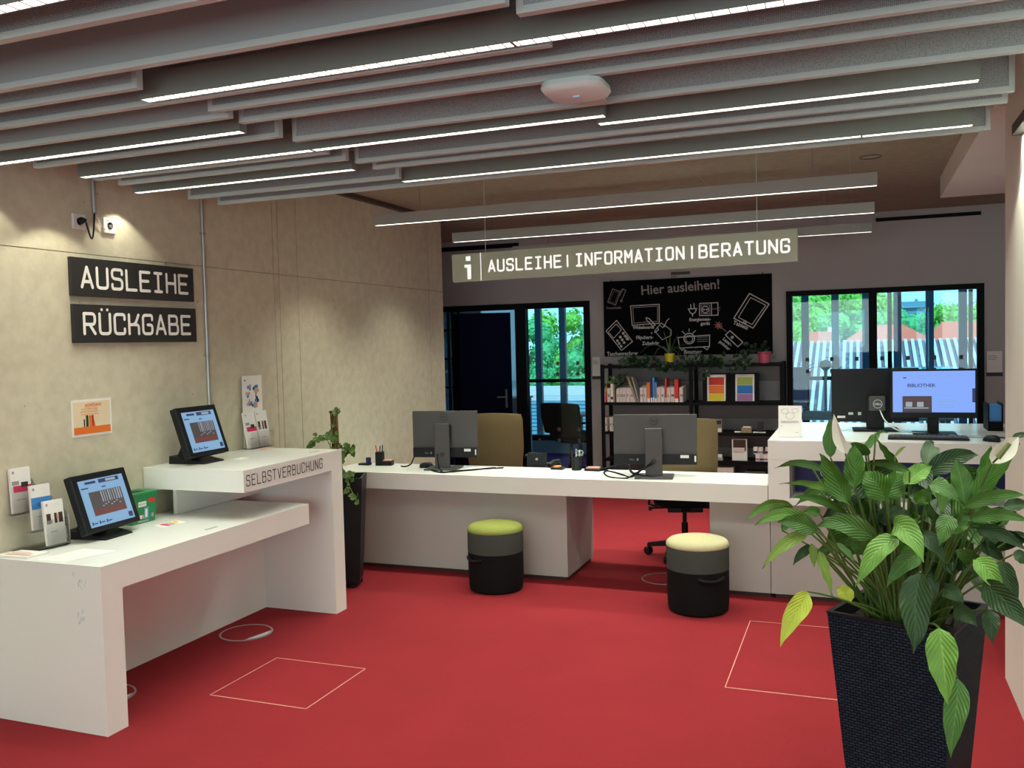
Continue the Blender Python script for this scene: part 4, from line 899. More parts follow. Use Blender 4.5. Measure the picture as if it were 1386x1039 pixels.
# counter clutter
for i, (pp, lb) in enumerate((
  (((-1.28, 5.855, .85), (-1.34, 5.80, .80), (-1.42, 5.83, .746), (-1.52, 5.95, .745), (-1.62, 6.06, .745), (-1.70, 6.12, .748)), 'black cable from the right counter monitor curving left'),
  (((-1.27, 5.855, .84), (-1.36, 5.77, .79), (-1.44, 5.78, .745), (-1.56, 5.81, .745), (-1.64, 5.95, .75), (-1.66, 6.11, .745)), 'black cable looping in front of the right counter monitor'),
  (((-1.24, 5.80, .7455), (-1.42, 5.90, .760), (-1.50, 6.06, .79), (-1.60, 6.10, .775), (-1.71, 6.11, .745)), 'thicker black cable arching behind the cable loop of the right counter monitor'),
  (((-2.88, 5.90, .86), (-2.86, 5.86, .80), (-2.80, 5.80, .7455), (-2.72, 5.86, .7455), (-2.62, 5.95, .7455), (-2.50, 6.08, .7455)), 'black cable from the left counter monitor trailing right'),
  (((-2.98, 5.93, .7455), (-2.80, 5.775, .7455), (-2.66, 5.90, .7455), (-2.52, 6.02, .7455), (-2.44, 6.09, .7455)), 'black cable lying around the foot of the left counter monitor'),
  (((-3.12, 6.03, .86), (-3.15, 6.03, .80), (-3.17, 6.02, .76), (-3.21, 6.0, .7455), (-3.25, 6.02, .7455)), 'short black cable hanging at the left edge of the left counter monitor'))):
    cable(pp, .0052 if i != 2 else .009, 'black', lb)
t = thing('paper_sheet', 'white paper under the cables right of the left counter monitor', 'paper', (-2.62, 5.97, .74)); MB().hexa([(-2.72, 5.93, .7405), (-2.50, 5.97, .7405), (-2.48, 6.10, .7405), (-2.70, 6.08, .7405)], [(-2.72, 5.93, .742), (-2.50, 5.97, .742), (-2.48, 6.10, .742), (-2.70, 6.08, .742)], 'paper').build('paper', t)
t = thing('pen_holder', 'black pen holder with an attached tray at the left end of the counter', 'pen holder', (-3.42, 6.07, .74))
M = frame((-3.43, 6.07, .7405), math.radians(10))
mb = MB(M); mb.box(-.055, .0, -.03, .03, 0, .105, 'blackplastic'); mb.box(.0, .075, -.03, .03, 0, .035, 'blackplastic'); mb.box(.005, .07, -.025, .025, .035, .045, 'pinkskin'); mb.build('body', t, bevel=.002)
def pen(x, y, z, dx, dy, L, m_, label):
    o = MB().tube([(x, y, z), (x + dx * L, y + dy * L, z + L * math.sqrt(1 - dx * dx - dy * dy))], .0038, 7, m_).build('pen', smooth=True); tag(o, label, 'pen', 'pens in the holders')
pen(-3.475, 6.05, .846, -.15, 0, .05, 'red', 'red pen leaning left in the pen holder at the left end of the counter'); pen(-3.455, 6.06, .846, .1, 0, .045, 'ink', 'dark pen in the pen holder at the left end of the counter'); pen(-3.44, 6.075, .846, .05, 0, .05, 'navy', 'blue pen in the pen holder at the left end of the counter')
t = thing('tape_dispenser', 'small black and blue desk gadget beside the climbing plant', 'gadget', (-3.57, 6.06, .74)); MB().box(-3.63, -3.545, 6.03, 6.09, .7405, .755, 'blackplastic').build('foot', t); MB().box(-3.572, -3.54, 6.045, 6.075, .756, .80, 'navy').build('top', t, bevel=.003)
# telephone
t = thing('desk_phone', 'black desk telephone with a raised display on the counter', 'telephone', (-2.17, 6.25, .665)); M = frame((-2.20, 6.235, .6655), math.radians(6))
mb = MB(M); mb.hexa([(-.11, -.05, 0), (.13, -.05, 0), (.13, .13, 0), (-.11, .13, 0)], [(-.11, -.045, .05), (.13, -.045, .05), (.13, .13, .095), (-.11, .13, .095)], 'blackplastic'); mb.build('body', t, bevel=.005)
mb = MB(M @ Matrix.Translation((-.035, 0, .075)) @ Matrix.Rotation(-.35, 4, 'X')); mb.box(-.075, .075, 0, .018, 0, .105, 'blackplastic'); mb.build('display', t, bevel=.004)
mb = MB(M @ Matrix.Translation((-.035, 0, .075)) @ Matrix.Rotation(-.35, 4, 'X')); mb.lathe([(.010, 0), (.010, .0008)], (0, 0, 0), 12, 'greyink', Matrix.Translation((0, -.0002, .055)) @ Matrix.Rotation(PI / 2, 4, 'X')); mb.build('emblem', t)
mb = MB(M); mb.tube([(.07, -.03, .085), (.09, .03, .105), (.115, .10, .10)], .02, 10, 'blackplastic'); mb.build('handset', t, smooth=True)
t = thing('pen_cup', 'black wire pen cup with pens and scissors beside the telephone', 'pen cup', (-1.88, 6.1, .74))
mb = MB(); mb.lathe([(.036, .7405), (.036, .84), (.033, .84), (.033, .745)], (-1.885, 6.11, 0), 18, 'blackplastic', cap=False); mb.lathe([(.036, 0), (.036, .003)], (-1.885, 6.11, .7402), 18, 'blackplastic'); mb.build('cup', t, smooth=True)
pen(-1.90, 6.10, .746, -.12, 0, .15, 'ink', 'dark pen leaning left in the pen cup beside the telephone'); pen(-1.875, 6.12, .746, .1, .02, .14, 'paper', 'white pen in the pen cup beside the telephone'); pen(-1.885, 6.10, .746, .02, -.03, .15, 'baf_frame', 'grey pen in the pen cup beside the telephone')
t = thing('scissors', 'scissors with pale looped handles standing in the pen cup', 'scissors', (-1.868, 6.11, .746)); mb = MB(); mb.tube([(-1.868, 6.10, .746), (-1.86, 6.10, .85)], .004, 6, 'metal')
for dx in (-.014, .014): mb.tube([(-1.858 + dx + .012 * math.cos(a * PI / 6), 6.10, .865 + .017 * math.sin(a * PI / 6)) for a in range(13)], .003, 6, 'baf_frame')
mb.build('blades_and_handles', t, smooth=True)
t = thing('stamp_pad', 'small dark stamp box with a reddish top beside the pen cup', 'stamp box', (-2.03, 6.12, .74)); MB().box(-2.075, -1.985, 6.09, 6.15, .7405, .755, 'blackplastic').build('box', t); MB().lathe([(.03, .7555), (.032, .762), (.02, .768)], (-2.03, 6.12, 0), 16, 'orange').build('top', t, smooth=True)
t = thing('note_block', 'pink note block in a black tray right of the pen cup', 'note block', (-1.76, 6.1, .74)); MB().box(-1.815, -1.705, 6.07, 6.15, .7405, .757, 'blackplastic').build('tray', t); MB().box(-1.805, -1.715, 6.08, 6.14, .7575, .766, 'pinkskin').build('notes', t)

# ---- hanging information sign
t = thing('hanging_sign', 'long hanging grey sign with lit letters AUSLEIHE INFORMATION BERATUNG', 'sign', (-1.6, 6.1, 2.14))
A = at_y(611.8, 344.3, 6.16); B = at_y(1079.3, 309.5, 6.05); A2 = at_y(612.8, 381.9, 6.16); B2 = at_y(1079.3, 352.6, 6.05)
L = math.hypot(B.x - A.x, B.y - A.y); yaw = math.atan2(B.y - A.y, B.x - A.x); slope = math.atan2((B.z + B2.z - A.z - A2.z) / 2, L); H = ((A.z - A2.z) + (B.z - B2.z)) / 2
M = Matrix.Translation(A2) @ Matrix.Rotation(yaw, 4, 'Z') @ Matrix.Rotation(-slope, 4, 'Y')
MB(M).box(0, L, 0, .04, 0, H, 'signgrey').build('panel', t, bevel=.001)
mb = MB(M); s_ = L / 467.0
def X_(px): # measured letter edges along the sign, perspective undone
    P = at_y(px, 345, 6.1); return (P.x - A.x) / (B.x - A.x) * L
h = .080
for wd_, a, b in (('AUSLEIHE', 657, 757.5), ('INFORMATION', 777.5, 926), ('BERATUNG', 946.5, 1069)):
    x0 = X_(a); x1 = X_(b); n = len(wd_); p = (x1 - x0) / (n - .28); lettering(mb, wd_, x0 + .006, H * .5 - h * .5, h, p, p * .64, .0125, 'siglit', None, .0015)
for px in (767, 937.5):
    x = X_(px); stroke(mb, [Vector((x, H * .5 - h * .5)), Vector((x, H * .5 + h * .5 - .004))], .012, 'siglit', None, .0015)
mb.build('lit_lettering', t)['kind'] = 'stuff'; mb = MB(M); x = X_(629.5)
rect(mb, x - .017, x + .020, H * .74, H * .90, 'siglit', None, .0015); rect(mb, x - .008, x + .022, H * .08, H * .60, 'siglit', None, .0015); rect(mb, x - .030, x - .008, H * .50, H * .60, 'siglit', None, .0015)
mb.build('information_symbol', t); mb = MB(M); x = X_(647); rect(mb, x - .003, x + .003, .0, H, 'siglit', None, .0015)
mb.build('dividing_line', t)
for px, in ((652.5,), (1025.5,)):
    x = X_(px); p = M @ Vector((x, .02, H)); MB().tube([p, Vector((p.x, p.y, ZC))], .0028, 6, 'baf_frame').build('cable', t)

# ================================================================== CHALKBOARD
t = thing('chalkboard', 'wide black chalkboard with chalk drawings of devices under the words Hier ausleihen', 'chalkboard', (-1.72, YB, 1.49))
c0 = at_y(816.3, 381.6, YB - .02); c1 = at_y(1044.5, 369.4, YB - .02); c2 = at_y(1044.8, 478.2, YB - .02)
bx0, bx1, bz0, bz1 = c0.x, c1.x, c2.z, (c0.z + c1.z) / 2
MB().box(bx0, bx1, YB - .02, YB - .001, bz0, bz1, 'chalkboard').build('board', t, bevel=.001)
for x in (bx0 + .08, bx1 - .1): MB().box(x, x + .014, YB - .012, YB - .001, bz1 + .0005, bz1 + .02, 'midgrey').build('hook', t)
BW = bx1 - bx0; BH = bz1 - bz0
CM = Matrix.Translation((bx0, YB - .0205, bz0))
def bd(X, Y):
    u = (X - 87) / 1216; top = 115 - 65 * u; bot = 655 - 25 * u
    return Vector((u * BW, (bot - Y) / (bot - top) * BH))
ck = MB(CM)
def cl(pts, th=.0085, m_='chalk', close=False):
    P = [bd(*p) for p in pts]
    if close: P.append(P[0])
    stroke(ck, P, th, m_, None, .0006)
def circ(cx, cy, r, th=.0085, m_='chalk', n=16): cl([(cx + r * math.cos(2 * PI * k / n), cy + r * math.sin(2 * PI * k / n)) for k in range(n + 1)], th, m_)
def tx(s_, X, Y, size, m_='chalk', rot=0, sx=1.0, off=.0016): p = bd(X, Y); text(ck, s_, p.x, p.y, size, m_, None, .0012, rot, off, sx)
tx('Hier ausleihen!', 372, 208, .142, 'greyink', math.radians(2.2), .98, .002)
# power bank
cl([(160, 165), (218, 185), (180, 282), (120, 262)], .007, 'greyink', True); cl([(168, 180), (206, 192), (174, 268), (134, 255)], .004, 'chalkdim', True); cl([(215, 190), (235, 165), (260, 175), (225, 250)], .007, 'greyink'); circ(223, 253, 7, .006, 'greyink', 8); cl([(212, 215), (238, 170)], .005, 'greyink')
tx('Powerbanks', 108, 312, .034, 'chalkdim')
# pocket calculator
cl([(185, 393), (303, 545), (218, 610), (103, 470)], .009, 'chalk', True); cl([(182, 418), (220, 462), (160, 522), (120, 478)], .007, 'chalk', True)
for r_ in range(3):
    for c_ in range(3): p = (188 + r_ * 14 + c_ * 23, 540 + r_ * 20 - c_ * 27); circ(p[0], p[1], 5, .016, 'chalk', 6)
cl([(252, 505), (272, 530)], .022)
tx('Taschenrechner', 106, 650, .062, 'chalk', math.radians(.5), .86)
# whiteboard with a pen
cl([(293, 288), (507, 275), (505, 412), (303, 428)], .009, 'chalk', True); cl([(310, 300), (494, 288), (492, 398), (316, 412)], .007, 'greyink', True)
cl([(408, 372), (430, 378), (475, 425), (458, 435), (412, 390)], .009, 'chalk', True); tx('Whiteboards', 308, 455, .046, 'chalk', 0, .95)
tx('+', 440, 492, .035, 'chalk'); tx('Flipchart-', 330, 528, .052, 'chalk', 0, .95); tx('Zubehör', 375, 570, .052, 'chalk', 0, 1.0)
cl([(470, 468), (520, 410), (592, 462), (590, 500), (525, 532)], .007, 'chalk', True); cl([(540, 440), (560, 395), (578, 378)], .007); cl([(470, 480), (500, 460), (490, 440)], .009); cl([(505, 420), (530, 445), (545, 420)], .006)
# plug and energy meter
cl([(722, 312), (732, 335), (750, 345), (768, 332), (778, 305), (718, 308)], .009); cl([(738, 305), (737, 275)], .009); cl([(762, 302), (760, 268)], .009); cl([(748, 345), (748, 360)], .010)
cl([(800, 268), (930, 262), (930, 352), (798, 356)], .009, 'chalk', True); cl([(884, 264), (884, 352)], .008); cl([(885, 308), (930, 306)], .006, 'chalkred'); cl([(812, 280), (872, 278), (872, 342), (812, 344)], .006, 'greyink', True); circ(840, 312, 24, .008, 'chalk', 14); circ(831, 312, 4, .008, 'chalk', 6); circ(850, 312, 4, .008, 'chalk', 6); cl([(932, 298), (945, 298)], .006, 'greyink'); cl([(932, 318), (943, 318)], .006, 'greyink')
tx('Energiemess-', 724, 396, .046, 'chalk', 0, .92); tx('gerät', 806, 424, .046, 'chalk')
# laser pointer
for k in range(8): a = k * PI / 4 + .2; cl([(932 + 6 * math.cos(a), 427 + 6 * math.sin(a)), (932 + 26 * math.cos(a), 427 + 26 * math.sin(a))], .009, 'chalkred')
cl([(950, 440), (985, 470)], .006, 'greyink'); P_ = [(1012, 465), (1100, 548), (1066, 582), (980, 497)]; cl(P_, .010, 'chalk', True); circ(1027, 513, 7, .012, 'chalk', 8)
tx('Laser-', 958, 528, .046, 'chalk', -math.radians(42)); tx('pointer', 932, 548, .046, 'chalk', -math.radians(42))
# projector
cl([(640, 515), (868, 497), (866, 580), (652, 592)], .010, 'chalk', True); circ(722, 522, 38, .011, 'chalk', 22); circ(722, 524, 25, .007, 'chalk', 16)
for a0, b0 in (((690, 488), (672, 470)), ((722, 470), (722, 452)), ((750, 482), (768, 465))): cl([a0, b0], .008)
for y_ in (515, 530, 545): cl([(780, y_), (852, y_ - 4)], .006, 'greyink')
cl([(655, 592), (668, 610), (682, 594)], .008); cl([(820, 584), (850, 604), (862, 582)], .008); tx('Beamer', 680, 634, .062, 'chalk', 0, 1.0)
# tablet
cl([(1150, 195), (1283, 272), (1172, 446), (1040, 375)], .010, 'chalk', True); cl([(1158, 225), (1260, 280), (1165, 420), (1072, 368)], .007, 'chalk', True); circ(1117, 402, 9, .011, 'chalk', 8); tx('Tablets', 1032, 415, .055, 'chalk', -math.radians(24))
o = ck.build('chalk_drawings', t); o['kind'] = 'stuff'

# wall plaques
def plaque(x0, x1, z0, z1, label):
    t = thing('door_plaque', label, 'plaque', ((x0 + x1) / 2, YB, z0)); M = Matrix.Translation((x0, YB - .001, z0)); w_, h = x1 - x0, z1 - z0
    MB(M).box(0, w_, -.008, 0, .035, h, 'plaster_light').build('sheet', t); MB(M).box(0, w_, -.012, 0, 0, .034, 'ink').build('name_strip', t)
    mb = MB(M)
    for k in range(3): rect(mb, .012, .012 + w_ * (.5 + .1 * (k % 2)), h - .05 - k * .018, h - .044 - k * .018, 'greyink', None, .0088)
    for a in (0, 1): rect(mb, 0 if a == 0 else w_ - .003, .003 if a == 0 else w_, .035, h, 'greyink', None, .0087)
    rect(mb, 0, w_, h - .003, h, 'greyink', None, .0087); mb.build('print', t)
plaque(1.138, 1.275, 1.235, 1.475, 'small white information plaque with a black strip beside the window, right')
plaque(-2.79 + .035, -2.66, 1.24, 1.49, 'small pale plaque with a black strip between the glazed door and the shelf')

# ================================================================== SHELVING UNIT UNDER THE CHALKBOARD
SY0, SY1 = 9.22, 9.57
sx0 = at_y(812.5, 500, SY0).x; sx1 = at_y(1060.5, 500, SY0).x; sxm = at_y(934.5, 500, SY0).x
zt = at_y(935, 493, SY0).z
t = thing('shelving_unit', 'black open metal shelving unit in two bays under the chalkboard', 'shelf', ((sx0 + sx1) / 2, 9.4, 0))
zs = [zt, at_y(935, 545.5, SY0).z + .008, at_y(1000, 587, SY0).z + .008, at_y(1000, 625.5, SY0).z + .01, .12]
for x in (sx0, sxm - .018, sx1 - .036):
    for y in (SY0, SY1 - .03): MB().box(x, x + .036, y, y + .03, 0, zt + (.012 if x != sxm - .018 else -.005), 'black').build('upright', t)
for i, z in enumerate(zs):
    for a, b in ((sx0 + .037, sxm - .019), (sxm + .019, sx1 - .037)):
        MB().box(a, b, SY0 + .002, SY1 - .002, z - .030, z, 'black').build('shelf_board', t)
for i in range(4):
    MB().box(sx0 + .037, sx1 - .037, SY1 - .004, SY1, zs[i] - .19, zs[i] - .031, 'midgrey').build('back_rail', t)
def on_shelf(px, i, dy=.03): p = at_y(px, 500, SY0 + dy); return p.x, SY0 + dy, zs[i] + .0005
# magazine files A..N
LET = 'ABCDEFGHIJKLMN'
pxs = [(814.2, 819), (821.8, 826.2), (834, 838.5), (839, 842.4), (842.6, 847.2), (848, 852), (853, 859.5), (866, 870.5), (871, 875), (889, 894), (894.5, 899.5), (902.5, 907), (907.5, 912.5), (919.5, 924.2)]
nmid = 0
for k, (a, b) in enumerate(pxs):
    x0 = at_y(a, 530, SY0 + .02).x; x1 = at_y(b, 530, SY0 + .02).x
    t = thing('magazine_file', 'white magazine file lettered %s in the row on the top shelf' % LET[k], 'magazine file', ((x0 + x1) / 2, SY0 + .1, zs[1]), 0, 'white magazine files on the top shelf')
    z = zs[1] + .0008; h = .150; lean = .0
    mb = MB(); dx = .022 if k == 6 else (.006 if k == 5 else 0)
    mb.hexa([(x0, SY0 + .02, z), (x1, SY0 + .02, z), (x1, SY0 + .24, z), (x0, SY0 + .24, z)], [(x0 - dx, SY0 + .02, z + h), (x1 - dx, SY0 + .02, z + h), (x1 - dx, SY0 + .24, z + h * 1.15), (x0 - dx, SY0 + .24, z + h * 1.15)], 'binder'); mb.build('body', t, bevel=.0012)
    mb = MB(Matrix.Translation(((x0 + x1) / 2 - dx * .5, SY0 + .0195, z + h * .46))); text(mb, LET[k], -.010, -.010, .034, 'ink', None, .0008, offset=.0012); mb.build('letter', t)
def book(x0, x1, z, h, m_, label, cat='book', lean=0, d=.16, group='books between the magazine files', yo=.015, strip=None):
    t = thing('book', label, cat, ((x0 + x1) / 2, SY0 + yo, z), 0, group)
    mb = MB(); mb.hexa([(x0, SY0 + yo, z), (x1, SY0 + yo, z), (x1, SY0 + yo + d, z), (x0, SY0 + yo + d, z)], [(x0 + lean, SY0 + yo, z + h), (x1 + lean, SY0 + yo, z + h), (x1 + lean, SY0 + yo + d, z + h), (x0 + lean, SY0 + yo + d, z + h)], m_); mb.build('cover', t)
    if strip:
        mb = MB(); l0 = lean * strip[0]; mb.quad((x0 + .002 + l0, SY0 + yo - .001, z + h * strip[0]), (x1 - .002 + l0, SY0 + yo - .001, z + h * strip[0]), (x1 - .002 + lean * strip[1], SY0 + yo - .001, z + h * strip[1]), (x0 + .002 + lean * strip[1], SY0 + yo - .001, z + h * strip[1]), strip[2]); mb.build('spine_label', t)
z1s = zs[1] + .0008
def bx(px): return at_y(px, 520, SY0 + .015).x
book(bx(819.2), bx(821.6), z1s + .0, .20, 'red', 'thin red and olive book between the first two magazine files', strip=(.55, 1, 'olive'))
book(bx(826.4), bx(829.6), z1s, .195, 'paper', 'white book with a black band right of the file lettered B', strip=(.15, .3, 'ink'))
book(bx(830.2), bx(831.8), z1s, .19, 'tanwood', 'thin brown book left of the file lettered C')
book(bx(859.8), bx(863), z1s, .27, 'tanwood', 'tall grey-brown book leaning left beside the file lettered G', lean=-.095)
book(bx(863.2), bx(865.2), z1s, .265, 'greyink', 'second thin grey book leaning left beside the tall leaning one', lean=-.07)
book(bx(875.4), bx(879.6), z1s + .0, .205, 'orange', 'orange-red book right of the file lettered I', strip=(0, .2, 'paper'))
book(bx(880.2), bx(882.8), z1s, .24, 'navy', 'dark navy book in the middle group', strip=(0, .2, 'paper')); book(bx(883.2), bx(885.6), z1s, .26, 'skyblue', 'light blue book in the middle group', strip=(0, .2, 'paper')); book(bx(886), bx(888.6), z1s, .21, 'bluegrey', 'slate blue book in the middle group', strip=(0, .2, 'paper'))
book(bx(900), bx(902), z1s, .245, 'red', 'thin red book left of the file lettered L', strip=(0, .2, 'paper'))
book(bx(912.8), bx(918), z1s, .235, 'red', 'thick bright red book near the right end of the row', strip=(0, .17, 'paper'))
# glass jar vase with cut greens behind books
# binders on second shelf, left
for k, (a, b) in enumerate(((817, 821.5), (825, 828.5), (829, 832.5))):
    x0 = at_y(a, 570, SY0 + .02).x; x1 = at_y(b, 570, SY0 + .02).x; t = thing('magazine_file', ('first', 'second', 'third')[k] + ' white magazine file on the middle shelf, counted from the left upright', 'magazine file', (x0, SY0 + .1, zs[2]), 0, 'white magazine files on the middle shelf')
    MB().box(x0, x1, SY0 + .02, SY0 + .24, zs[2] + .0008, zs[2] + .148, 'binder').build('body', t, bevel=.0012)
    mb = MB(Matrix.Translation(((x0 + x1) / 2, SY0 + .0195, zs[2] + .07))); text(mb, 'OPR'[k], -.010, -.010, .032, 'ink', None, .0008, offset=.0012); mb.build('letter', t)
# framed colour cards
def colour_frame(pa, pb, cols, label):
    x0 = at_y(pa, 520, SY0 + .04).x; x1 = at_y(pb, 520, SY0 + .04).x; z = zs[1] + .0008; h = at_y(975, 505, SY0 + .04).z - z
    t = thing('picture_frame', label, 'picture frame', ((x0 + x1) / 2, SY0 + .05, z)); M = frame(((x0 + x1) / 2, SY0 + .05, z), 0, math.radians(5)); w_ = (x1 - x0) / 2
    mb = MB(M); b = .045; mb.box(-w_, w_, 0, .02, 0, .010, 'black'); mb.box(-w_, w_, 0, .02, h - .012, h, 'black'); mb.box(-w_, -w_ + b, 0, .02, .0101, h - .0121, 'black'); mb.box(w_ - b, w_, 0, .02, .0101, h - .0121, 'black'); mb.build('frame', t)
    MB(M).box(-w_ + b, w_ - b, .006, .014, .0101, h - .0121, 'paper').build('mount', t)
    iw = w_ - b - .018; zz = [.010 + (h - .05) * k_ for k_ in (0, .30, .66, 1)]
    for k, c_ in enumerate(cols[::-1]): MB(M).box(-iw, iw, .004, .0059, zz[k] + .003, zz[k + 1] - .001, c_).build('colour_band', t)
colour_frame(950.5, 988, ('red', 'orange', 'yellow'), 'black frame with red, orange and yellow bands on the top shelf')
colour_frame(988.6, 1027, ('olive', 'blue', 'purple'), 'black frame with green, blue and purple bands on the top shelf')
def gadget(name, label, cat, px, i, parts):
    x, y, z = on_shelf(px, i); t = thing(name, label, cat, (x, y, z))
    for nm, (a0, a1, b0, b1, c0_, c1_, m_) in parts: MB(Matrix.Translation((x, y, z))).box(a0, a1, b0, b1, c0_, c1_, m_).build(nm, t, bevel=.002)
gadget('device_box', 'upright silver and black device on the middle shelf beside the tan chair', 'device', 971.5, 2, (('body', (-.035, .035, 0, .05, 0, .135, 'midgrey')), ('display', (-.028, .028, -.002, -.0001, .085, .125, 'ink')), ('keypad', (-.03, .03, -.003, -.0001, .005, .045, 'paper'))))
gadget('charging_adapter', 'small beige rounded device lying on the middle shelf', 'device', 1009, 2, (('body', (-.05, .055, 0, .05, 0, .05, 'tanwood')), ('cap', (-.035, .045, .008, .045, .0505, .062, 'paper'))))
gadget('speaker_block', 'small black upright block on the middle shelf near the raised desk', 'device', 1028, 2, (('body', (-.028, .028, 0, .04, .012, .11, 'ink')), ('tray', (-.07, .05, -.01, .05, 0, .010, 'paper'))))
gadget('white_clip', 'small flat white item left of the beige device on the middle shelf', 'device', 997, 2, (('body', (-.03, .03, 0, .03, 0, .014, 'paper')),))
gadget('leaflet_stand', 'clear leaflet stand with a dark red and white leaflet on the third shelf', 'leaflet', 999.5, 3, (('sheet', (-.075, .075, 0, .006, .002, .225, 'plaster_light')), ('picture', (-.062, .062, -.003, -.0001, .10, .215, 'darkbrown')), ('caption', (-.062, .05, -.0045, -.0031, .09, .135, 'binder'))))
gadget('silver_tool', 'small silver item on the third shelf beside the tan chair', 'device', 970, 3, (('body', (-.04, .05, 0, .03, 0, .03, 'metal')), ('upper_part', (-.03, .04, .002, .028, .0605 - .03, .09 - .03, 'paper'))))
for k, (px, dz, c_) in enumerate(((1024, 0, 'paper'), (1029.5, 0, 'binder'), (1035, 0, 'paper'), (1021.5, .072, 'paper'), (1028, .072, 'plaster_light'), (1037.5, .072, 'binder'))):
    x, y, z = on_shelf(px, 3); t = thing('label_box', 'small white and violet box, ' + ('bottom left', 'bottom middle', 'bottom right', 'upper left', 'upper middle', 'upper right')[k] + ' of the pile on the third shelf', 'box', (x, y, z + dz), 0, 'small boxes on the third shelf'); z += dz + .0006 * (dz > 0)
    MB().box(x - .020, x + .020, y, y + .05, z, z + .068, c_).build('carton', t); MB().box(x - .019, x + .019, y - .001, y - .0001, z + .012, z + .03, 'purple' if k % 2 == 0 else 'navy').build('print', t)
gadget('cable_case', 'pale case with an arched cut-out on the lower shelf beside the tan chair', 'case', 979, 4 if False else 3, (('body', (-.10, .10, .1, .2, 0, .001, 'binder')),)) if False else None
x, y = at_y(980, 640, SY0 + .03).x, SY0 + .03
z4 = zs[4]
def low_item(name, label, cat, px, w_, top_py, m_, extra=None):
    p = at_y(px, top_py, SY0 + .03); z0 = zs[3] - .30
    return p
# items standing on a lower extra board just behind the counter edge
zlow = at_y(980, 646, SY0 + .03).z - .02
t = thing('storage_case', 'pale pink box with an arched opening on the lowest visible shelf', 'box', (x, y, zlow)); MB().box(x - .10, x + .095, y, y + .12, zlow + .0005, at_y(980, 632, SY0 + .03).z, 'binder').build('body', t, bevel=.003)
mb = MB(Matrix.Translation((x, y - .0005, zlow))); stroke(mb, fillet([(-.085, 0), (-.07, .045), (.07, .045), (.085, 0)], .04), .010, 'paper', None, .001); mb.build('handle_arch', t)
x2 = at_y(1022, 640, SY0 + .03).x
t = thing('projector', 'flat dark grey device on the lowest visible shelf', 'device', (x2, y, zlow)); MB().box(x2 - .10, x2 + .10, y, y + .15, zlow, at_y(1022, 638, SY0 + .03).z, 'darkgrey').build('body', t, bevel=.004); MB().box(x2 - .06, x2 + .02, y - .003, y - .0002, zlow + .015, zlow + .03, 'midgrey').build('front_panel', t)
o = MB().box(sxm + .019, sx1 - .037, SY0 + .002, SY1 - .002, zlow - .022, zlow - .0005, 'black').build('shelf_board', bpy.data.objects['shelving_unit'])

# plants on the shelf
def leafcards(mb, c, n, spread, size, m_, seed, heart=True, hang=0):
    R = random.Random(seed)
    for _ in range(n):
        p = Vector(c) + Vector((R.gauss(0, spread[0]), R.gauss(0, spread[1]), R.gauss(0, spread[2]))); d = Vector((R.uniform(-1, 1), R.uniform(-1.2, .1), R.uniform(-1, .35))).normalized(); s_ = size * R.uniform(.6, 1.2)
        a = d.cross(Vector((R.uniform(-.4, .4), -1, .3))).normalized(); nrm = d.cross(a)
        k = [p, p + d * s_ * .25 + a * s_ * .38, p + d * s_ * .6 + a * s_ * .34, p + d * s_, p + d * s_ * .6 - a * s_ * .34, p + d * s_ * .25 - a * s_ * .38]; mid = p + d * s_ * .45 + nrm * s_ * .12
        mb.add([*k, mid], [(0, 1, 6), (1, 2, 6), (2, 3, 6), (3, 4, 6), (4, 5, 6), (5, 0, 6)], m_)
def shelf_pot(px, py0, py1, half_px, m_, label, name):
    p = at_y(px, (py0 + py1) / 2, SY0 + .12); z0 = zt + .0008; z1 = at_y(px, py0, SY0 + .12).z; r = half_px * 9.35 / F_PX
    t = thing(name, label, 'potted plant', (p.x, p.y, z0)); mb = MB(); h = z1 - z0
    mb.lathe([(r * .78, 0), (r * .95, h * .8), (r * 1.02, h * .82), (r * 1.04, h), (r * .9, h), (r * .88, h * .85)], (p.x, p.y, z0), 24, m_); mb.build('pot', t, smooth=True)
    mb = MB(); mb.lathe([(r * .88, 0), (r * .88, .003)], (p.x, p.y, z0 + h * .86), 20, 'soil'); mb.build('soil', t)
    return t, p.x, p.y, z1, r
t, px_, py_, pz_, r = shelf_pot(906.5, 478, 494, 6.7, 'yellowpot', 'spidery aloe-like plant in a yellow pot on the shelf', 'yellow_potted_plant')
for k, (dx, dz, bend) in enumerate(((-.30, .02, .16), (-.18, -.08, .20), (.02, .25, .05), (.16, -.12, .22), (.30, .03, .14), (.10, .20, .03), (-.05, .24, .04), (.17, -.22, .22))):
    mb = MB(); P = [];
    for j in range(7): u = j / 6; P.append((px_ + dx * u, py_ - .05 * u, pz_ - .01 + dz * u + bend * 4 * u * (1 - u) * .6))
    mb.tube(P, .010, 5, 'ivy_light' if k in (2, 6) else 'ivy', r1=.002); mb.build('leaf', t, smooth=True)
t, px_, py_, pz_, r = shelf_pot(1034.5, 475.5, 491.5, 8.6, 'pinkpot', 'leafy trailing plant in a pink pot at the right end of the shelf', 'pink_potted_plant')
mb = MB(); leafcards(mb, (px_ - .06, py_ - .02, pz_ + .035), 30, (.08, .03, .025), .06, 'ivy', 3); o = mb.build('foliage', t); o['kind'] = 'stuff'
t = thing('trailing_plant', 'long dark green trailing vine lying along the top of the black shelf', 'vine', ((sx0 + sx1) / 2 - .1, SY0 + .06, zt))
R = random.Random(5); P = []
xa = at_y(842, 490, SY0 + .05).x; xb = at_y(1018, 488, SY0 + .05).x
for k in range(40): u = k / 39; P.append((xa + (xb - xa) * u, SY0 + .05 + .02 * math.sin(9 * u), zt + .016 + .012 * math.sin(23 * u)))
MB().tube(P, .004, 5, 'ivy').build('vine_stem', t)
mb = MB(); 
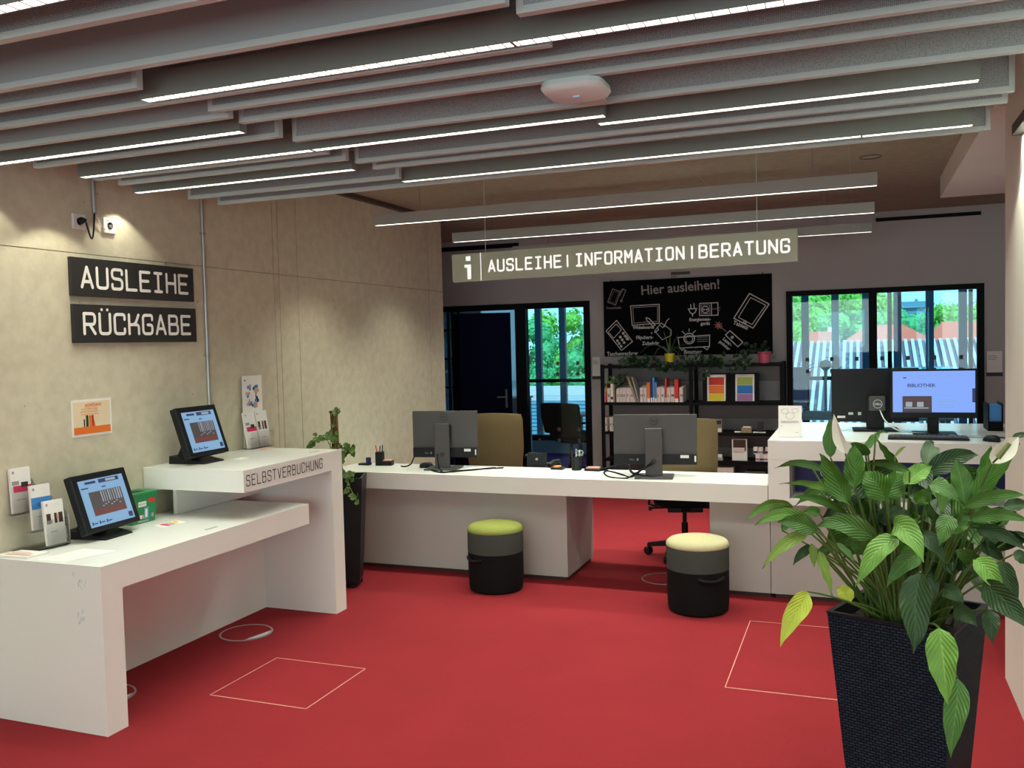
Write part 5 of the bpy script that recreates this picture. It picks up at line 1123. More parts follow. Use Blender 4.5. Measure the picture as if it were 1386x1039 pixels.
for k in range(64):
    u = R.random(); leafcards(mb, (xa + (xb - xa) * u, SY0 + .02, zt + .035 + .03 * math.sin(13 * u)), 2, (.03, .02, .030), .068, 'ivy', k)
for (u, dz) in ((.03, -.07), (.2, -.03), (.40, -.05), (.60, -.06), (.66, -.08), (.93, -.03), (.27, -.02), (.5, -.03)):
    leafcards(mb, (xa + (xb - xa) * u, SY0 - .01, zt + dz * .6), 5, (.04, .012, .035), .06, 'ivy', int(u * 100))
o = mb.build('foliage', t); o['kind'] = 'stuff'
mb = MB(); xx = at_y(846, 520, SY0 + .02).x; 
t = thing('small_plant', 'small green plant growing behind the books at the left end of the top shelf', 'plant', (at_y(834, 515, SY0 + .2).x, SY0 + .2, zs[1] + .18)); mb = MB(); leafcards(mb, (at_y(833, 512, SY0 + .05).x, SY0 + .06, zs[1] + .22), 24, (.05, .02, .035), .06, 'ivy', 9); leafcards(mb, (at_y(829, 512, SY0 + .05).x, SY0 + .03, zs[1] + .23), 6, (.03, .02, .025), .05, 'ivy_light', 10); o = mb.build('foliage', t); o['kind'] = 'stuff'; MB().lathe([(.045, 0), (.055, .10)], (at_y(833, 512, SY0 + .3).x, SY0 + .295, zs[1] + .0008), 16, 'darkbrown').build('pot', t, smooth=True)
MB().tube([(at_y(833, 512, SY0 + .3).x, SY0 + .29, zs[1] + .09), (at_y(833, 512, SY0 + .05).x, SY0 + .265, zs[1] + .2), (at_y(833, 512, SY0 + .05).x, SY0 + .10, zs[1] + .215)], .004, 5, 'ivy').build('stem', t)

# ================================================================== ROOM BEHIND
t = thing('rack', 'tall black rack with files seen through the glass left of the blue door', 'rack', (-4.85, 10.05, 0))
for x, y in ((-5.2, 9.9), (-4.66, 9.9), (-5.2, 10.2), (-4.66, 10.2)): MB().box(x, x + .03, y, y + .03, 0, 2.12, 'black').build('upright', t)
for z in (.10, .45, .80, 1.15, 1.5, 1.85, 2.10): MB().box(-5.169, -4.661, 9.9, 10.23, z - .02, z, 'black').build('shelf_board', t)
for k, (x, z, h, m_) in enumerate(((-4.72, 1.1501, .16, 'bluegrey'), (-4.78, 1.1501, .20, 'paper'), (-4.73, .8001, .25, 'skyblue'), (-4.80, 1.5001, .24, 'bluegrey'), (-4.72, 1.5001, .18, 'skyblue'), (-4.74, 1.8501, .2, 'bluegrey'))):
    MB().box(x - .05, x, 9.93, 10.15, z, z + h, m_).build('folder'); o = bpy.data.objects[-1] if False else None
for k, o in enumerate([o for o in bpy.data.objects if o.name.startswith('folder')]): tag(o, ('blue-grey folder on the fourth board of the black rack', 'white folder on the fourth board of the black rack', 'light blue folder on the third board of the black rack', 'blue-grey folder on the fifth board of the black rack', 'light blue folder on the fifth board of the black rack', 'blue-grey folder on the top tier of the black rack')[k], 'folder', 'folders on the rack behind the glass')
t = thing('side_cabinet', 'low white cabinet behind the door frame in the glazed room', 'cabinet', (-4.25, 10.98, 0)); MB().box(-4.55, -4.10, 10.9, 11.3, .03, .93, 'whitewall').build('body', t); MB().box(-4.57, -4.08, 10.88, 11.32, .931, .95, 'whitewall').build('top', t); MB().box(-4.52, -4.14, 10.885, 10.899, .06, .90, 'whitewall').build('door', t); MB().box(-4.19, -4.17, 10.87, 10.884, .60, .63, 'ink').build('knob', t); MB().box(-4.53, -4.12, 10.93, 11.28, 0, .029, 'black').build('plinth', t)
def desk(x0, x1, y0, y1, z, label):
    t = thing('office_desk', label, 'desk', ((x0 + x1) / 2, (y0 + y1) / 2, 0)); MB().box(x0, x1, y0, y1, z - .025, z, 'whitewall').build('desktop', t)
    for x in (x0 + .03, x1 - .08):
        for y in (y0 + .03, y1 - .08): MB().box(x, x + .05, y, y + .05, 0, z - .026, 'metal').build('leg', t)
desk(-3.38, -1.9, 10.95, 11.7, .73, 'white office desk beside the black chair in the glazed room')
desk(-.9, .95, 10.6, 11.4, .74, 'white office desk behind the internal window')
t = thing('office_monitor', 'bluish desktop monitor on the desk behind the internal window', 'monitor', (-.70, 11.0, .74)); 
MB().box(-.86, -.56, 11.0, 11.03, .84, 1.30, 'skyblue').build('housing', t); MB().box(-.72, -.64, 11.03, 11.06, .765, 1.0, 'blackplastic').build('stand_post', t); MB().box(-.80, -.56, 10.95, 11.12, .7405, .764, 'blackplastic').build('stand_foot', t)
t = thing('desk_papers', 'black and white clutter of papers on the desk behind the window', 'papers', (-.5, 10.8, .74)); MB().box(-.60, -.20, 10.66, 10.86, .7405, .80, 'paper').build('stack', t); MB().box(-.85, -.66, 10.68, 10.88, .7405, .83, 'blackplastic').build('tray', t)
t = thing('desk_lamp', 'pale blue slim standing lamp behind the internal window', 'lamp', (-.36, 11.0, .74)); mb = MB(); mb.lathe([(.07, 0), (.07, .012), (.016, .02), (.016, .50), (.03, .52), (.075, .56), (.055, .62), (.0, .64)], (-.36, 11.12, .7405), 20, 'whitewall'); mb.build('body', t, smooth=True)
t = thing('sill_plant', 'small spiky dark plant in a pot on a tall stand behind the internal window', 'potted plant', (-.62, 11.9, 0)); mb = MB(); mb.lathe([(.05, 0), (.065, .10)], (-.62, 11.9, 1.12), 18, 'blackplastic'); mb.build('pot', t, smooth=True); MB().box(-.66, -.58, 11.86, 11.94, 0, 1.1195, 'black').build('stand', t)
for k in range(7): a = -1.2 + k * .4; mb = MB(); mb.tube([(-.62, 11.9, 1.22), (-.62 + .06 * math.sin(a), 11.9, 1.22 + .10 * math.cos(a)), (-.62 + .17 * math.sin(a), 11.88, 1.22 + .16 * math.cos(a))], .008, 5, 'ivy', r1=.001); mb.build('leaf', t)
office_chair('dark office chair behind the internal window, behind the raised desk', -.10, 10.15, math.radians(20), 'black_fab', top=1.05, w=.44) if False else None
t = thing('office_chair', 'black chair back seen behind the internal window left of the monitors', 'chair', (-.02, 11.75, 0)) if False else None

# ================================================================== OUTSIDE
GZ = -6.0
MB().box(-60, 60, 13.2, 140, GZ - .3, GZ, 'ground').build('ground', kind='structure')
def ground_x(px, Y): return at_y(px, 455, Y).x
# long standing seam roof opposite
t = thing('seam_roof_building', 'long building with a pale standing seam roof and skylights opposite the window', 'building', (1.5, 21, GZ))
x0r, x1r = -3.3, 9.0; ye, ze, yr, zr = 17.0, -1.0, 24.0, at_y(1230, 461, 24.0).z
MB().box(x0r + .2, x1r - .2, 17.4, 30, GZ, -1.05, 'whitewall').build('wall', t)
mb = MB(); mb.hexa([(x0r, ye, ze - .12), (x1r, ye, ze - .12), (x1r, yr, zr - .12), (x0r, yr, zr - .12)], [(x0r, ye, ze), (x1r, ye, ze), (x1r, yr, zr), (x0r, yr, zr)], 'roofgap'); mb.hexa([(x0r, yr, zr - .12), (x1r, yr, zr - .12), (x1r, 31, ze - .12), (x0r, 31, ze - .12)], [(x0r, yr, zr), (x1r, yr, zr), (x1r, 31, ze), (x0r, 31, ze)], 'roofgap'); mb.build('roof', t)
x = x0r
while x < x1r:
    MB().hexa([(x, ye - .02, ze + .002), (x + .075, ye - .02, ze + .002), (x + .075, yr, zr + .002), (x, yr, zr + .002)], [(x, ye - .02, ze + .05), (x + .075, ye - .02, ze + .05), (x + .075, yr, zr + .05), (x, yr, zr + .05)], 'roofwhite').build('roof_batten', t); x += .155
sl = (zr - ze) / (yr - ye)
for px in (1196, 1232, 1270):
    P = at_y(px, 478, 21.6); y0 = 20.9; y1 = 22.0; f_ = MB(); a, b = P.x - .32, P.x + .32
    zq = lambda y: ze + (y - ye) * sl
    f_.hexa([(a, y0, zq(y0) + .05), (b, y0, zq(y0) + .05), (b, y1, zq(y1) + .05), (a, y1, zq(y1) + .05)], [(a, y0, zq(y0) + .14), (b, y0, zq(y0) + .14), (b, y1, zq(y1) + .14), (a, y1, zq(y1) + .14)], 'bluegrey'); w_ = f_.build('skylight', t)
    f_ = MB(); a += .07; b -= .07; y0 += .1; y1 -= .1; f_.hexa([(a, y0, zq(y0) + .141), (b, y0, zq(y0) + .141), (b, y1, zq(y1) + .141), (a, y1, zq(y1) + .141)], [(a, y0, zq(y0) + .16), (b, y0, zq(y0) + .16), (b, y1, zq(y1) + .16), (a, y1, zq(y1) + .16)], 'teal'); f_.build('pane', w_)
def house(xc, w_, y0, d, ridge, eave, wallm, roofm, label, rows=18, hip=0):
    t = thing('house', label, 'house', (xc, y0 + d / 2, GZ), 0)
    MB().box(xc - w_ / 2 + .2, xc + w_ / 2 - .2, y0 + .3, y0 + d - .3, GZ, eave - .15, wallm).build('wall', t)
    yr_ = y0 + d / 2; a, b = xc - w_ / 2, xc + w_ / 2; mb = MB()
    mb.add([(a, y0, eave), (b, y0, eave), (b - hip, yr_, ridge), (a + hip, yr_, ridge), (a, y0 + d, eave), (b, y0 + d, eave), (a, y0, eave - .15), (b, y0, eave - .15), (b, y0 + d, eave - .15), (a, y0 + d, eave - .15)], [(0, 1, 2, 3), (5, 4, 3, 2), (1, 5, 2), (4, 0, 3), (6, 9, 8, 7), (0, 6, 7, 1), (1, 7, 8, 5), (5, 8, 9, 4), (4, 9, 6, 0)], roofm); mb.build('roof', t)
    mb = MB()
    for k in range(rows):
        u = (k + .5) / rows; y = y0 + (yr_ - y0) * u; z = eave + (ridge - eave) * u; mb.box(a + hip * u, b - hip * u, y - .05, y + .05, z + .005, z + .07, roofm)
    o = mb.build('roof_tiles', t); o['kind'] = 'stuff'
    for k in (-1, 1): MB().box(xc + k * w_ * .25 - .5, xc + k * w_ * .25 + .5, y0 + .25, y0 + .299, eave - 2.2, eave - .9, 'bluegrey').build('window', t)
    if w_ < 3: MB().box(xc + w_ * .1, xc + w_ * .1 + .25, yr_ + .3, yr_ + .55, ridge - .8, ridge + .25, wallm).build('chimney', t)
    return t
def zat(px, py, Y): return at_y(px, py, Y).z
Y1 = 38; house((ground_x(1141, Y1) + ground_x(1258, Y1)) / 2, ground_x(1258, Y1) - ground_x(1141, Y1), Y1 - 3, 8, zat(1200, 441, Y1 + 1), zat(1190, 465, Y1 - 3), 'whitewall', 'tile_red', 'white house with a red tiled hip roof beyond the seam roof', hip=.9)
house((ground_x(1262, 44) + ground_x(1345, 44)) / 2, 3.4, 41, 9, zat(1300, 436, 45), zat(1290, 464, 41), 'whitewall', 'tile_red', 'house with a pinkish roof at the right end of the window view', hip=1.0)
house(ground_x(1118, 40), 1.1, 36, 5, zat(1130, 450, 38), zat(1128, 464, 36), 'whitewall', 'tile_red', 'small red-roofed house peeping out left of the larger one')
house((ground_x(1222, 90) + ground_x(1254, 90)) / 2, 2.2, 90, 6, zat(1240, 408, 93), zat(1240, 414, 90), 'bluegrey', 'roofblue', 'distant blue-grey house on the hill above the trees', rows=4)
# left building seen through the glazed door
xa = ground_x(700, 24); xb = ground_x(800, 24)
house((xa + xb) / 2 - 1, xb - xa + 6, 19, 9, zat(750, 545, 23.5), -2.2, 'whitewall', 'roofblue', 'long blue-grey tiled roof seen low through the glazed door', rows=26)
house(ground_x(742, 30), 4.2, 28, 5, zat(742, 524, 30.5), zat(742, 536, 28), 'whitewall', 'roofwhite', 'white-roofed building rising behind the blue-grey roof', rows=8)
def tree(px, py_top, Y, half_px, m_, label, seed, n=4200, py_bot=None):
    R = random.Random(seed); ctr = at_y(px, py_top, Y); r = half_px * Y / F_PX * 1.07; zt_ = ctr.z; zb = max(GZ + 1.2, zt_ - r * 2.6) if py_bot is None else at_y(px, py_bot, Y).z
    t = thing('tree', label, 'tree', (ctr.x, Y, GZ)); zc = (zt_ + zb) / 2; hz = (zt_ - zb) / 2
    MB().tube([(ctr.x, Y, GZ), (ctr.x + .1, Y, zc)], r * .09 + .1, 8, 'trunk', r1=.1).build('trunk', t, smooth=True)
    mb = MB(); blobs = []
    for k in range(24):
        a = R.uniform(0, 2 * PI); u = R.uniform(-.85, .85); q = math.sqrt(1 - u * u) * .62; blobs.append((ctr.x + r * q * math.cos(a), Y + r * q * math.sin(a), zc + hz * u * .8, r * R.uniform(.32, .5)))
    mb2 = MB()
    for bx_, by_, bz_, br in blobs: mb2.lathe([(br * .3, -br * .75), (br * .72, -br * .4), (br * .8, 0), (br * .7, br * .4), (br * .3, br * .7)], (bx_, by_, bz_), 10, m_)
    for k in range(n):
        b = R.choice(blobs); d = Vector((R.gauss(0, 1), R.gauss(0, 1), R.gauss(0, 1))).normalized(); p = Vector(b[:3]) + d * b[3] * R.uniform(.75, 1.12); s_ = r * R.uniform(.035, .075)
        e1 = d.cross(Vector((R.gauss(0, 1), R.gauss(0, 1), R.gauss(0, 1)))).normalized(); e2 = (d * .5 + d.cross(e1)).normalized()
        mb2.quad(p - e1 * s_, p + e2 * s_ * .7, p + e1 * s_, p - e2 * s_ * .7, m_)
    o = mb2.build('foliage', t); o['kind'] = 'stuff'
tree(1092, 398, 46, 40, 'treegreen', 'bright green tree at the left of the window view', 1, py_bot=480)
tree(1140, 392, 50, 46, 'treegreen', 'tall bright green tree behind the left half of the window', 2, py_bot=480)
tree(1180, 396, 54, 34, 'treegreen', 'green tree behind the middle mullion of the window', 3, py_bot=470)
tree(1206, 416, 70, 22, 'treeteal', 'blue-green tree right of the middle mullion', 4, n=1200, py_bot=462)
tree(1250, 425, 66, 30, 'treeteal', 'blue-green tree above the red roof', 5, n=1500, py_bot=470)
tree(1286, 412, 56, 30, 'treegreen', 'green tree between the two red roofs', 6, py_bot=470)
tree(1322, 402, 62, 28, 'treegreen', 'green tree at the right edge of the window view', 7, n=1500, py_bot=470)
tree(1060, 402, 60, 40, 'treegreen', 'green tree hidden behind the left window frame', 12, n=1200, py_bot=480)
tree(716, 418, 46, 40, 'treeteal', 'blue-green tree at the left of the glazed door view', 8, py_bot=545)
tree(756, 414, 54, 50, 'treegreen', 'green tree in the middle of the glazed door view', 9, py_bot=545)
tree(796, 422, 38, 38, 'treeteal', 'blue-green tree at the right of the glazed door view', 10, py_bot=545)

# ================================================================== CLIMBER IN THE TALL BLACK PLANTER
t = thing('tall_planter', 'tall slim black planter with a climber on a moss pole behind the checkout counter', 'planter', (-3.36, 5.36, 0))
def taper(mb, c, wt, wb, z0, z1, yaw, m_, rim=True, wall=.018, floor_drop=.05):
    def sq(w_, z): return [(c[0] + (x * math.cos(yaw) - y * math.sin(yaw)) * w_, c[1] + (x * math.sin(yaw) + y * math.cos(yaw)) * w_, z) for x, y in ((-.5, -.5), (.5, -.5), (.5, .5), (-.5, .5))]
    L_ = [sq(wb, z0), sq(wt, z1), sq(wt - 2 * wall, z1), sq(wt - 2 * wall - .01, z1 - floor_drop)]
    vs = [p for q in L_ for p in q]; fs = [(3, 2, 1, 0)]
    for j in range(3):
        for i in range(4): k = (i + 1) % 4; fs.append((j * 4 + i, j * 4 + k, (j + 1) * 4 + k, (j + 1) * 4 + i))
    mb.add(vs, fs, m_)
    return sq(wt - 2 * wall - .012, z1 - floor_drop)
mb = MB(); s_ = taper(mb, (-3.355, 5.36), .30, .215, .03, .765, math.radians(24), 'blackplastic'); mb.build('pot', t, bevel=.004)
MB().poly(s_, 'soil').build('soil', t)
for dx, dy in ((.085, -.06), (-.06, -.09), (.06, .085), (-.085, .06)): MB().lathe([(.014, 0), (.02, .004), (.02, .026), (.014, .029)], (-3.355 + dx, 5.36 + dy, 0), 12, 'blackplastic').build('caster', t)
# small metal tag near the foot
MB().box(-3.245, -3.235, 5.335, 5.345, .11, .16, 'metal').build('water_gauge', t)
MB().tube([(-3.40, 5.36, .72), (-3.405, 5.36, 1.0), (-3.41, 5.36, 1.215)], .026, 10, 'coir').build('moss_pole', t, smooth=True)
mb = MB(); mb.lathe([(.026, 0), (.034, .006), (.030, .018)], (-3.41, 5.36, 1.20), 10, 'coir'); mb.build('pole_tip', t)
R = random.Random(21)
def climber(pts, nleaf, size, seed, lab='vine'):
    o = MB().tube(pts, .003, 5, 'ivy_light').build('vine_stem', t, smooth=True); q = MB(); RR = random.Random(seed)
    for k in range(nleaf):
        u = RR.random() * (len(pts) - 1); i = min(int(u), len(pts) - 2); p = Vector(pts[i]).lerp(Vector(pts[i + 1]), u - i); leafcards(q, p, 1, (.012, .012, .012), size, 'ivy_light', seed * 100 + k)
    l = q.build('foliage', t); l['kind'] = 'stuff'
climber([(-3.38, 5.33, .76), (-3.42, 5.31, .95), (-3.40, 5.325, 1.12), (-3.37, 5.33, 1.215), (-3.34, 5.33, 1.235)], 9, .06, 1)
climber([(-3.38, 5.33, .9), (-3.45, 5.30, 1.05), (-3.52, 5.28, 1.03), (-3.56, 5.28, .99)], 22, .05, 2)
climber([(-3.38, 5.33, .76), (-3.30, 5.28, .92), (-3.24, 5.26, .99), (-3.20, 5.25, .96)], 34, .052, 3)
climber([(-3.38, 5.33, .80), (-3.36, 5.27, .90), (-3.33, 5.25, 1.02), (-3.36, 5.24, 1.08)], 34, .052, 4)
climber([(-3.34, 5.33, .76), (-3.27, 5.24, .82), (-3.22, 5.22, .80), (-3.19, 5.21, .76)], 24, .048, 5)
climber([(-3.30, 5.30, .77), (-3.235, 5.22, .755), (-3.20, 5.20, .71), (-3.165, 5.19, .66), (-3.145, 5.19, .655)], 8, .05, 6)

# ================================================================== PEACE LILY IN THE WICKER PLANTER
t = thing('peace_lily', 'large peace lily with white flowers in a tall black wicker planter at the right', 'potted plant', (.12, 3.1, 0))
TL = at_z(1119.5, 828, .75); TR_ = at_z(1272, 856, .75)
pyaw = math.atan2(TR_.y - TL.y, TR_.x - TL.x); pw = .385
ux = Vector((math.cos(pyaw), math.sin(pyaw))); uy = Vector((-math.sin(pyaw), math.cos(pyaw)))
pc = Vector((TL.x, TL.y)) + ux * pw / 2 + uy * pw / 2
def planter():
    wt, wb, z0, z1 = pw, pw * .70, .0, .75; vs = []; uv = []; fs = []; me_uv = []
    def cn(w_, z): return [(pc.x + (ux.x * a + uy.x * b) * w_, pc.y + (ux.y * a + uy.y * b) * w_, z) for a, b in ((-.5, -.5), (.5, -.5), (.5, .5), (-.5, .5))]
    Bq = cn(wb, z0); Tq = cn(wt, z1)
    mb = MB(); uvs = []
    for i in range(4):
        k = (i + 1) % 4; mb.add([Bq[i], Bq[k], Tq[k], Tq[i]], [(0, 1, 2, 3)], 'wicker'); off = i * .4; uvs += [(off + (wt - wb) / 2, 0), (off + (wt + wb) / 2, 0), (off + wt, .75), (off, .75)]
    mb.add(Bq, [(3, 2, 1, 0)], 'wicker'); uvs += [(0, 0)] * 4
    o = mb.build('wicker_pot', t); l = o.data.uv_layers.new(name='UVMap')
    for i, u in enumerate(uvs): l.data[i].uv = u
    T2 = cn(wt + .004, z1); T3 = cn(wt + .004, z1 + .004); T4 = cn(wt - .03, z1 + .004); T5 = cn(wt - .035, z1 - .05)
    mb = MB(); rows = [cn(wt + .001, z1 - .004), T2, T3, T4, T5]; vs = [p for r_ in rows for p in r_]
    mb.add(vs, [(j * 4 + i, j * 4 + (i + 1) % 4, (j + 1) * 4 + (i + 1) % 4, (j + 1) * 4 + i) for j in range(4) for i in range(4)], 'blackplastic'); mb.build('rim', t)
    MB().poly(cn(wt - .036, z1 - .045), 'soil').build('soil', t)
planter()
soilz = .705
def leaf(base, tip, wid, matn, bend=.18, roll=0, petal=False, stem=True, seed=0, fold=.26, stem_m='stalk', wavy=.11, stem_from=None):
    R = random.Random(seed); base = Vector(base); tip = Vector(tip); L_ = (tip - base).length
    view = ((base + tip) / 2 - CAM).normalized(); ctrl = (base + tip) / 2 + Vector((0, 0, 1)) * L_ * bend
    N = 12; K = 6; vs = []; fs = []; uvs_v = []
    ph = R.uniform(0, 6)
    for j in range(N + 1):
        u = j / N; p = base * (1 - u) ** 2 + ctrl * 2 * u * (1 - u) + tip * u * u + Vector((0, 0, -1)) * L_ * .10 * max(0, u - .6) ** 1.5 * (0 if petal else 1) + Vector((math.sin(ph), 0, 0)) * .02 * L_ * math.sin(u * 5); tg = ((ctrl - base) * (1 - u) + (tip - ctrl) * u).normalized()
        side = tg.cross(view).normalized(); nr = side.cross(tg).normalized()
        rr = roll + .38 * math.sin(u * 3 + ph); side, nr = side * math.cos(rr) + nr * math.sin(rr), nr * math.cos(rr) - side * math.sin(rr)
        if nr.dot(view) > 0: nr = -nr
        wd_ = wid / 2 * ((math.sin(PI * min(1, u ** .72)) ** .85) * (1 - .12 * u) + .015) if not petal else wid / 2 * (math.sin(PI * min(1, u ** .8)) ** .7 + .02)
        if u > .88: wd_ *= max(.06, 1 - (u - .88) / .12 * .75)
        for i in range(K + 1):
            s_ = -1 + 2 * i / K; wv = wavy * wid * (abs(s_) ** 2) * math.sin(u * 19 + ph + (1.5 if s_ > 0 else 0))
            q = p + side * wd_ * s_ + nr * (wd_ * fold * (abs(s_)) + wv * .6) * (1 if not petal else 1.6)
            vs.append(q); uvs_v.append((s_, u))
    for j in range(N):
        for i in range(K): a = j * (K + 1) + i; fs.append((a, a + 1, a + K + 2, a + K + 1))
    mb = MB(); mb.add(vs, fs, matn); o = mb.build('leaf' if not petal else 'spathe', t, smooth=True)
    l = o.data.uv_layers.new(name='UVMap')
    for lp in o.data.loops: l.data[lp.index].uv = uvs_v[lp.vertex_index]
    if stem:
        a = R.uniform(0, 2 * PI); rr_ = R.uniform(.02, .10); dirx = Vector((base.x - pc.x, base.y - pc.y)); 
        if dirx.length > .001: dirx.normalize()
        s0 = Vector((pc.x + dirx.x * R.uniform(.02, .12) + R.uniform(-.03, .03), pc.y + dirx.y * R.uniform(.02, .10) + R.uniform(-.03, .03), soilz)) if stem_from is None else Vector(stem_from)
        m1 = s0.lerp(base, .45) + Vector((0, 0, .10 * (base - s0).length)); pts = []
        for j in range(8): u = j / 7; pts.append(s0 * (1 - u) ** 2 + m1 * 2 * u * (1 - u) + base * u * u)
        so = MB().tube(pts, .0050, 6, stem_m, r1=.0028).build('petiole', t, smooth=True)
        so.parent = o; so.matrix_parent_inverse = Matrix.Identity(4) 
        so.matrix_parent_inverse = o.matrix_basis.inverted()
    return o
for o_ in (): pass
def c6(X, Y): return 986 + X / 3.4625, 560 + Y / 3.4625
# (base X,Y, tip X,Y) in pixel crops, width px, depth of base and tip, material, bend, roll
LV = [
 (478, 205, 487, -8, 66, 3.10, 3.12, 'leaf_mid', .05, .3), (590, 345, 592, 132, 98, 3.06, 3.10, 'leaf_deep', .03, -.1), (560, 420, 425, 178, 105, 3.02, 3.05, 'leaf_deep', .08, .15),
 (655, 195, 570, 135, 60, 3.15, 3.10, 'leaf_mid', .1, .2), (640, 175, 715, 84, 50, 3.15, 3.18, 'leaf_mid', .12, .5), (470, 275, 212, 250, 38, 3.12, 3.16, 'leaf_mid', .26, .5),
 (530, 375, 232, 322, 38, 3.05, 3.02, 'leaf_light', .16, .5), (560, 472, 300, 385, 46, 3.02, 3.0, 'leaf_deep', .20, .4), (305, 440, 84, 500, 58, 2.95, 2.92, 'leaf_light', .42, .35),
 (400, 510, 120, 518, 68, 2.92, 2.90, 'leaf_light', .32, .3), (420, 552, 225, 500, 82, 2.90, 2.86, 'leaf_mid', .15, .3), (378, 553, 158, 722, 60, 2.90, 2.84, 'leaf_tip', .22, .2),
 (700, 600, 410, 520, 100, 2.88, 2.84, 'leaf_mid', .30, .25), (385, 618, 305, 708, 48, 2.94, 2.9, 'leaf_dark', .2, .2), (388, 610, 404, 716, 42, 2.93, 2.92, 'leaf_tip', .05, .1), (425, 640, 485, 850, 56, 2.93, 2.9, 'leaf_tip', .0, .4),
 (372, 832, 248, 1085, 100, 2.82, 2.76, 'leaf_yel', .16, .1), (575, 880, 505, 815, 72, 3.0, 3.02, 'leaf_yel', .3, .1),
 (735, 405, 640, 262, 125, 3.02, 3.06, 'leaf_deep', .12, .0), (745, 400, 815, 262, 110, 3.06, 3.10, 'leaf_deep', .1, .1), (850, 268, 640, 232, 46, 3.04, 3.08, 'leaf_mid', .16, .4), (825, 330, 958, 240, 92, 3.05, 3.08, 'leaf_light', .12, .2),
 (795, 238, 690, 113, 48, 3.12, 3.14, 'leaf_deep', .0, .5), (775, 512, 912, 690, 118, 2.86, 2.78, 'leaf_light', .36, .0), (800, 588, 588, 804, 98, 2.84, 2.76, 'leaf_light', .30, .0), (905, 650, 742, 812, 86, 2.88, 2.82, 'leaf_mid', .26, .1),
 (900, 740, 860, 1115, 138, 2.80, 2.74, 'leaf_dark', .02, .05), (1050, 480, 985, 615, 88, 2.94, 2.90, 'leaf_mid', .18, .1), (940, 332, 1085, 405, 78, 2.98, 2.96, 'leaf_mid', .18, .2), (1005, 300, 1000, 472, 58, 3.0, 2.98, 'leaf_light', .1, .4),
 (1112, 425, 1066, 200, 100, 3.02, 3.05, 'leaf_mid', .02, .1), (1150, 395, 1368, 128, 92, 3.0, 3.0, 'leaf_deep', .04, .1), (1185, 345, 1235, 145, 70, 3.06, 3.08, 'leaf_deep', .05, .3),
 (1105, 440, 1400, 378, 62, 2.98, 2.92, 'leaf_mid', .18, .35), (1130, 500, 1420, 505, 60, 2.98, 2.9, 'leaf_mid', .22, .4), (1160, 545, 1400, 640, 66, 3.05, 3.0, 'leaf_dark', .26, .2),
 (1150, 685, 1302, 872, 92, 2.88, 2.80, 'leaf_light', .30, .0), (1190, 790, 1410, 1010, 120, 2.84, 2.76, 'leaf_dark', .14, .0), (1280, 690, 1345, 905, 88, 2.95, 2.9, 'leaf_dark', .12, .1), (1215, 915, 1242, 1075, 76, 2.86, 2.82, 'leaf_dark', .1, .0),
 (985, 1000, 1030, 1352, 136, 2.74, 2.66, 'leaf_light', .03, .05), (1072, 1235, 1048, 1604, 104, 2.82, 2.72, 'leaf_mid', .02, .1), (1050, 905, 1165, 995, 84, 2.92, 2.86, 'leaf_dark', .2, .0),
 (1250, 520, 1215, 640, 70, 3.1, 3.08, 'leaf_dark', .1, .2), (1300, 600, 1400, 560, 56, 3.1, 3.1, 'leaf_dark', .1, .3), (1330, 660, 1420, 700, 60, 3.0, 3.0, 'leaf_dark', .15, .2), (700, 560, 690, 440, 80, 3.15, 3.15, 'leaf_dark', .1, .1),
 (960, 500, 985, 380, 80, 3.1, 3.12, 'leaf_mid', .1, .3), (880, 420, 960, 360, 70, 3.0, 3.0, 'leaf_deep', .2, .1), (1060, 340, 1015, 300, 60, 3.12, 3.12, 'leaf_deep', .1, .1), (640, 660, 560, 600, 60, 3.0, 2.95, 'leaf_mid', .2, .3),
 (1040, 560, 1140, 470, 84, 3.0, 3.0, 'leaf_mid', .15, .2), (700, 500, 860, 470, 86, 3.08, 3.05, 'leaf_dark', .2, .1), (880, 480, 905, 360, 60, 3.15, 3.18, 'leaf_dark', .05, .3), (760, 350, 700, 300, 60, 3.18, 3.2, 'leaf_dark', .1, .1),
 (1170, 700, 1060, 640, 78, 3.0, 2.95, 'leaf_mid', .15, .2), (900, 560, 1010, 690, 80, 2.98, 2.92, 'leaf_dark', .2, .1), (480, 620, 600, 700, 46, 3.1, 3.05, 'leaf_mid', .3, .4), (430, 470, 350, 455, 50, 3.0, 2.98, 'leaf_deep', .2, .1),
 (250, 545, 300, 500, 40, 3.0, 3.0, 'leaf_mid', .2, .1), (1290, 440, 1420, 420, 60, 3.1, 3.1, 'leaf_dark', .1, .3), (1180, 610, 1300, 700, 60, 3.1, 3.05, 'leaf_dark', .2, .1), (1010, 820, 1100, 900, 80, 2.98, 2.92, 'leaf_dark', .2, .1),
 (1330, 110, 1420, 98, 26, 3.0, 3.0, 'leaf_dark', .15, .5), (690, 100, 750, 92, 14, 3.14, 3.14, 'leaf_mid', .5, .2), (780, 200, 835, 152, 14, 3.1, 3.1, 'leaf_tip', .25, .2),
]
for k, (bx_, by_, tx_, ty_, w_, yb_, yt_, m_, bd_, rl_) in enumerate(LV):
    b = at_y(*c6(bx_, by_), yb_); e = at_y(*c6(tx_, ty_), yt_); leaf(b, e, w_ / 3.4625 * yb_ / F_PX * .98, m_, bd_, rl_, seed=k)
R = random.Random(77)
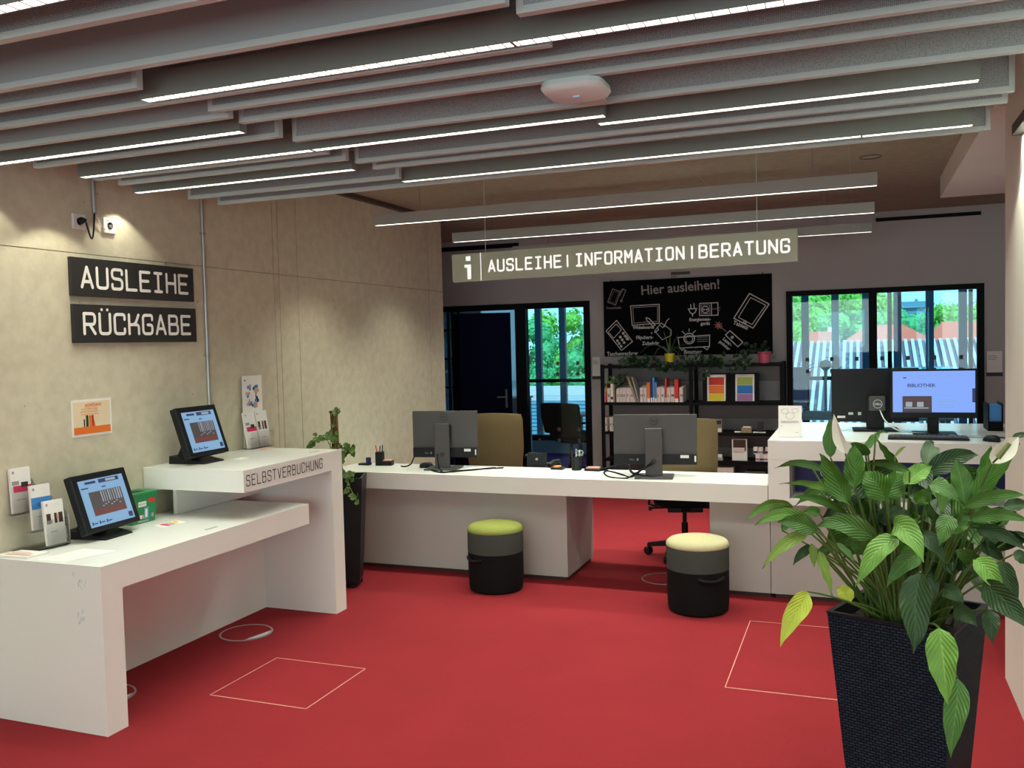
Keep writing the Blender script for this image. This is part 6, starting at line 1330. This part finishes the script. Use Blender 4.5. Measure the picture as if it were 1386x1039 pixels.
for k in range(46):
    a = R.uniform(0, 2 * PI); rr_ = R.uniform(.03, .24); z = R.uniform(.86, 1.20); b = Vector((pc.x + .02 + rr_ * math.cos(a), pc.y + .08 + rr_ * .8 * math.sin(a), z))
    d = Vector((math.cos(a) * R.uniform(.3, 1), math.sin(a) * R.uniform(.3, 1) - .15, R.uniform(-.7, .5))).normalized(); L_ = R.uniform(.12, .21)
    leaf(b, b + d * L_, R.uniform(.055, .085), R.choice(('leaf_dark', 'leaf_dark', 'leaf_mid', 'leaf_deep')), R.uniform(.1, .35), R.uniform(-.4, .4), seed=200 + k)
# bare petioles filling the clump
for k in range(70):
    a = R.uniform(0, 2 * PI); r0 = R.uniform(.01, .11); r1_ = R.uniform(.06, .30); z = R.uniform(.95, 1.22)
    p0 = Vector((pc.x + r0 * math.cos(a), pc.y + r0 * math.sin(a), soilz)); p1 = Vector((pc.x + r1_ * math.cos(a), pc.y + .05 + r1_ * .8 * math.sin(a), z)); m1 = p0.lerp(p1, .5) + Vector((0, 0, .06)); pts = [p0 * (1 - u) ** 2 + m1 * 2 * u * (1 - u) + p1 * u * u for u in [j / 5 for j in range(6)]]
    MB().tube(pts, .0048, 5, 'stalk', r1=.003).build('petiole', t, smooth=True)
# flowers
b = at_y(*c6(548, 185), 3.06); e = at_y(*c6(492, 2), 3.08); leaf(b, e, 60 / 3.4625 * 3.07 / F_PX, 'spathe', .02, .5, petal=True, seed=900, wavy=.01)
b = at_y(*c6(1235, 232), 2.97); e = at_y(*c6(1362, 108), 2.97); o = leaf(b, e, 78 / 3.4625 * 2.97 / F_PX, 'spathe', .10, .0, petal=True, seed=901, wavy=.01, fold=.3)
sa = at_y(*c6(1262, 206), 2.93); sb = at_y(*c6(1318, 138), 2.93); MB().tube([sa, sa.lerp(sb, .3), sa.lerp(sb, .7), sb], .0085, 8, 'spadix', r1=.006).build('spadix', t, smooth=True)
MB().tube([at_y(*c6(1240, 228), 2.955), sa], .003, 6, 'stalk').build('spadix_stalk', t, smooth=True)
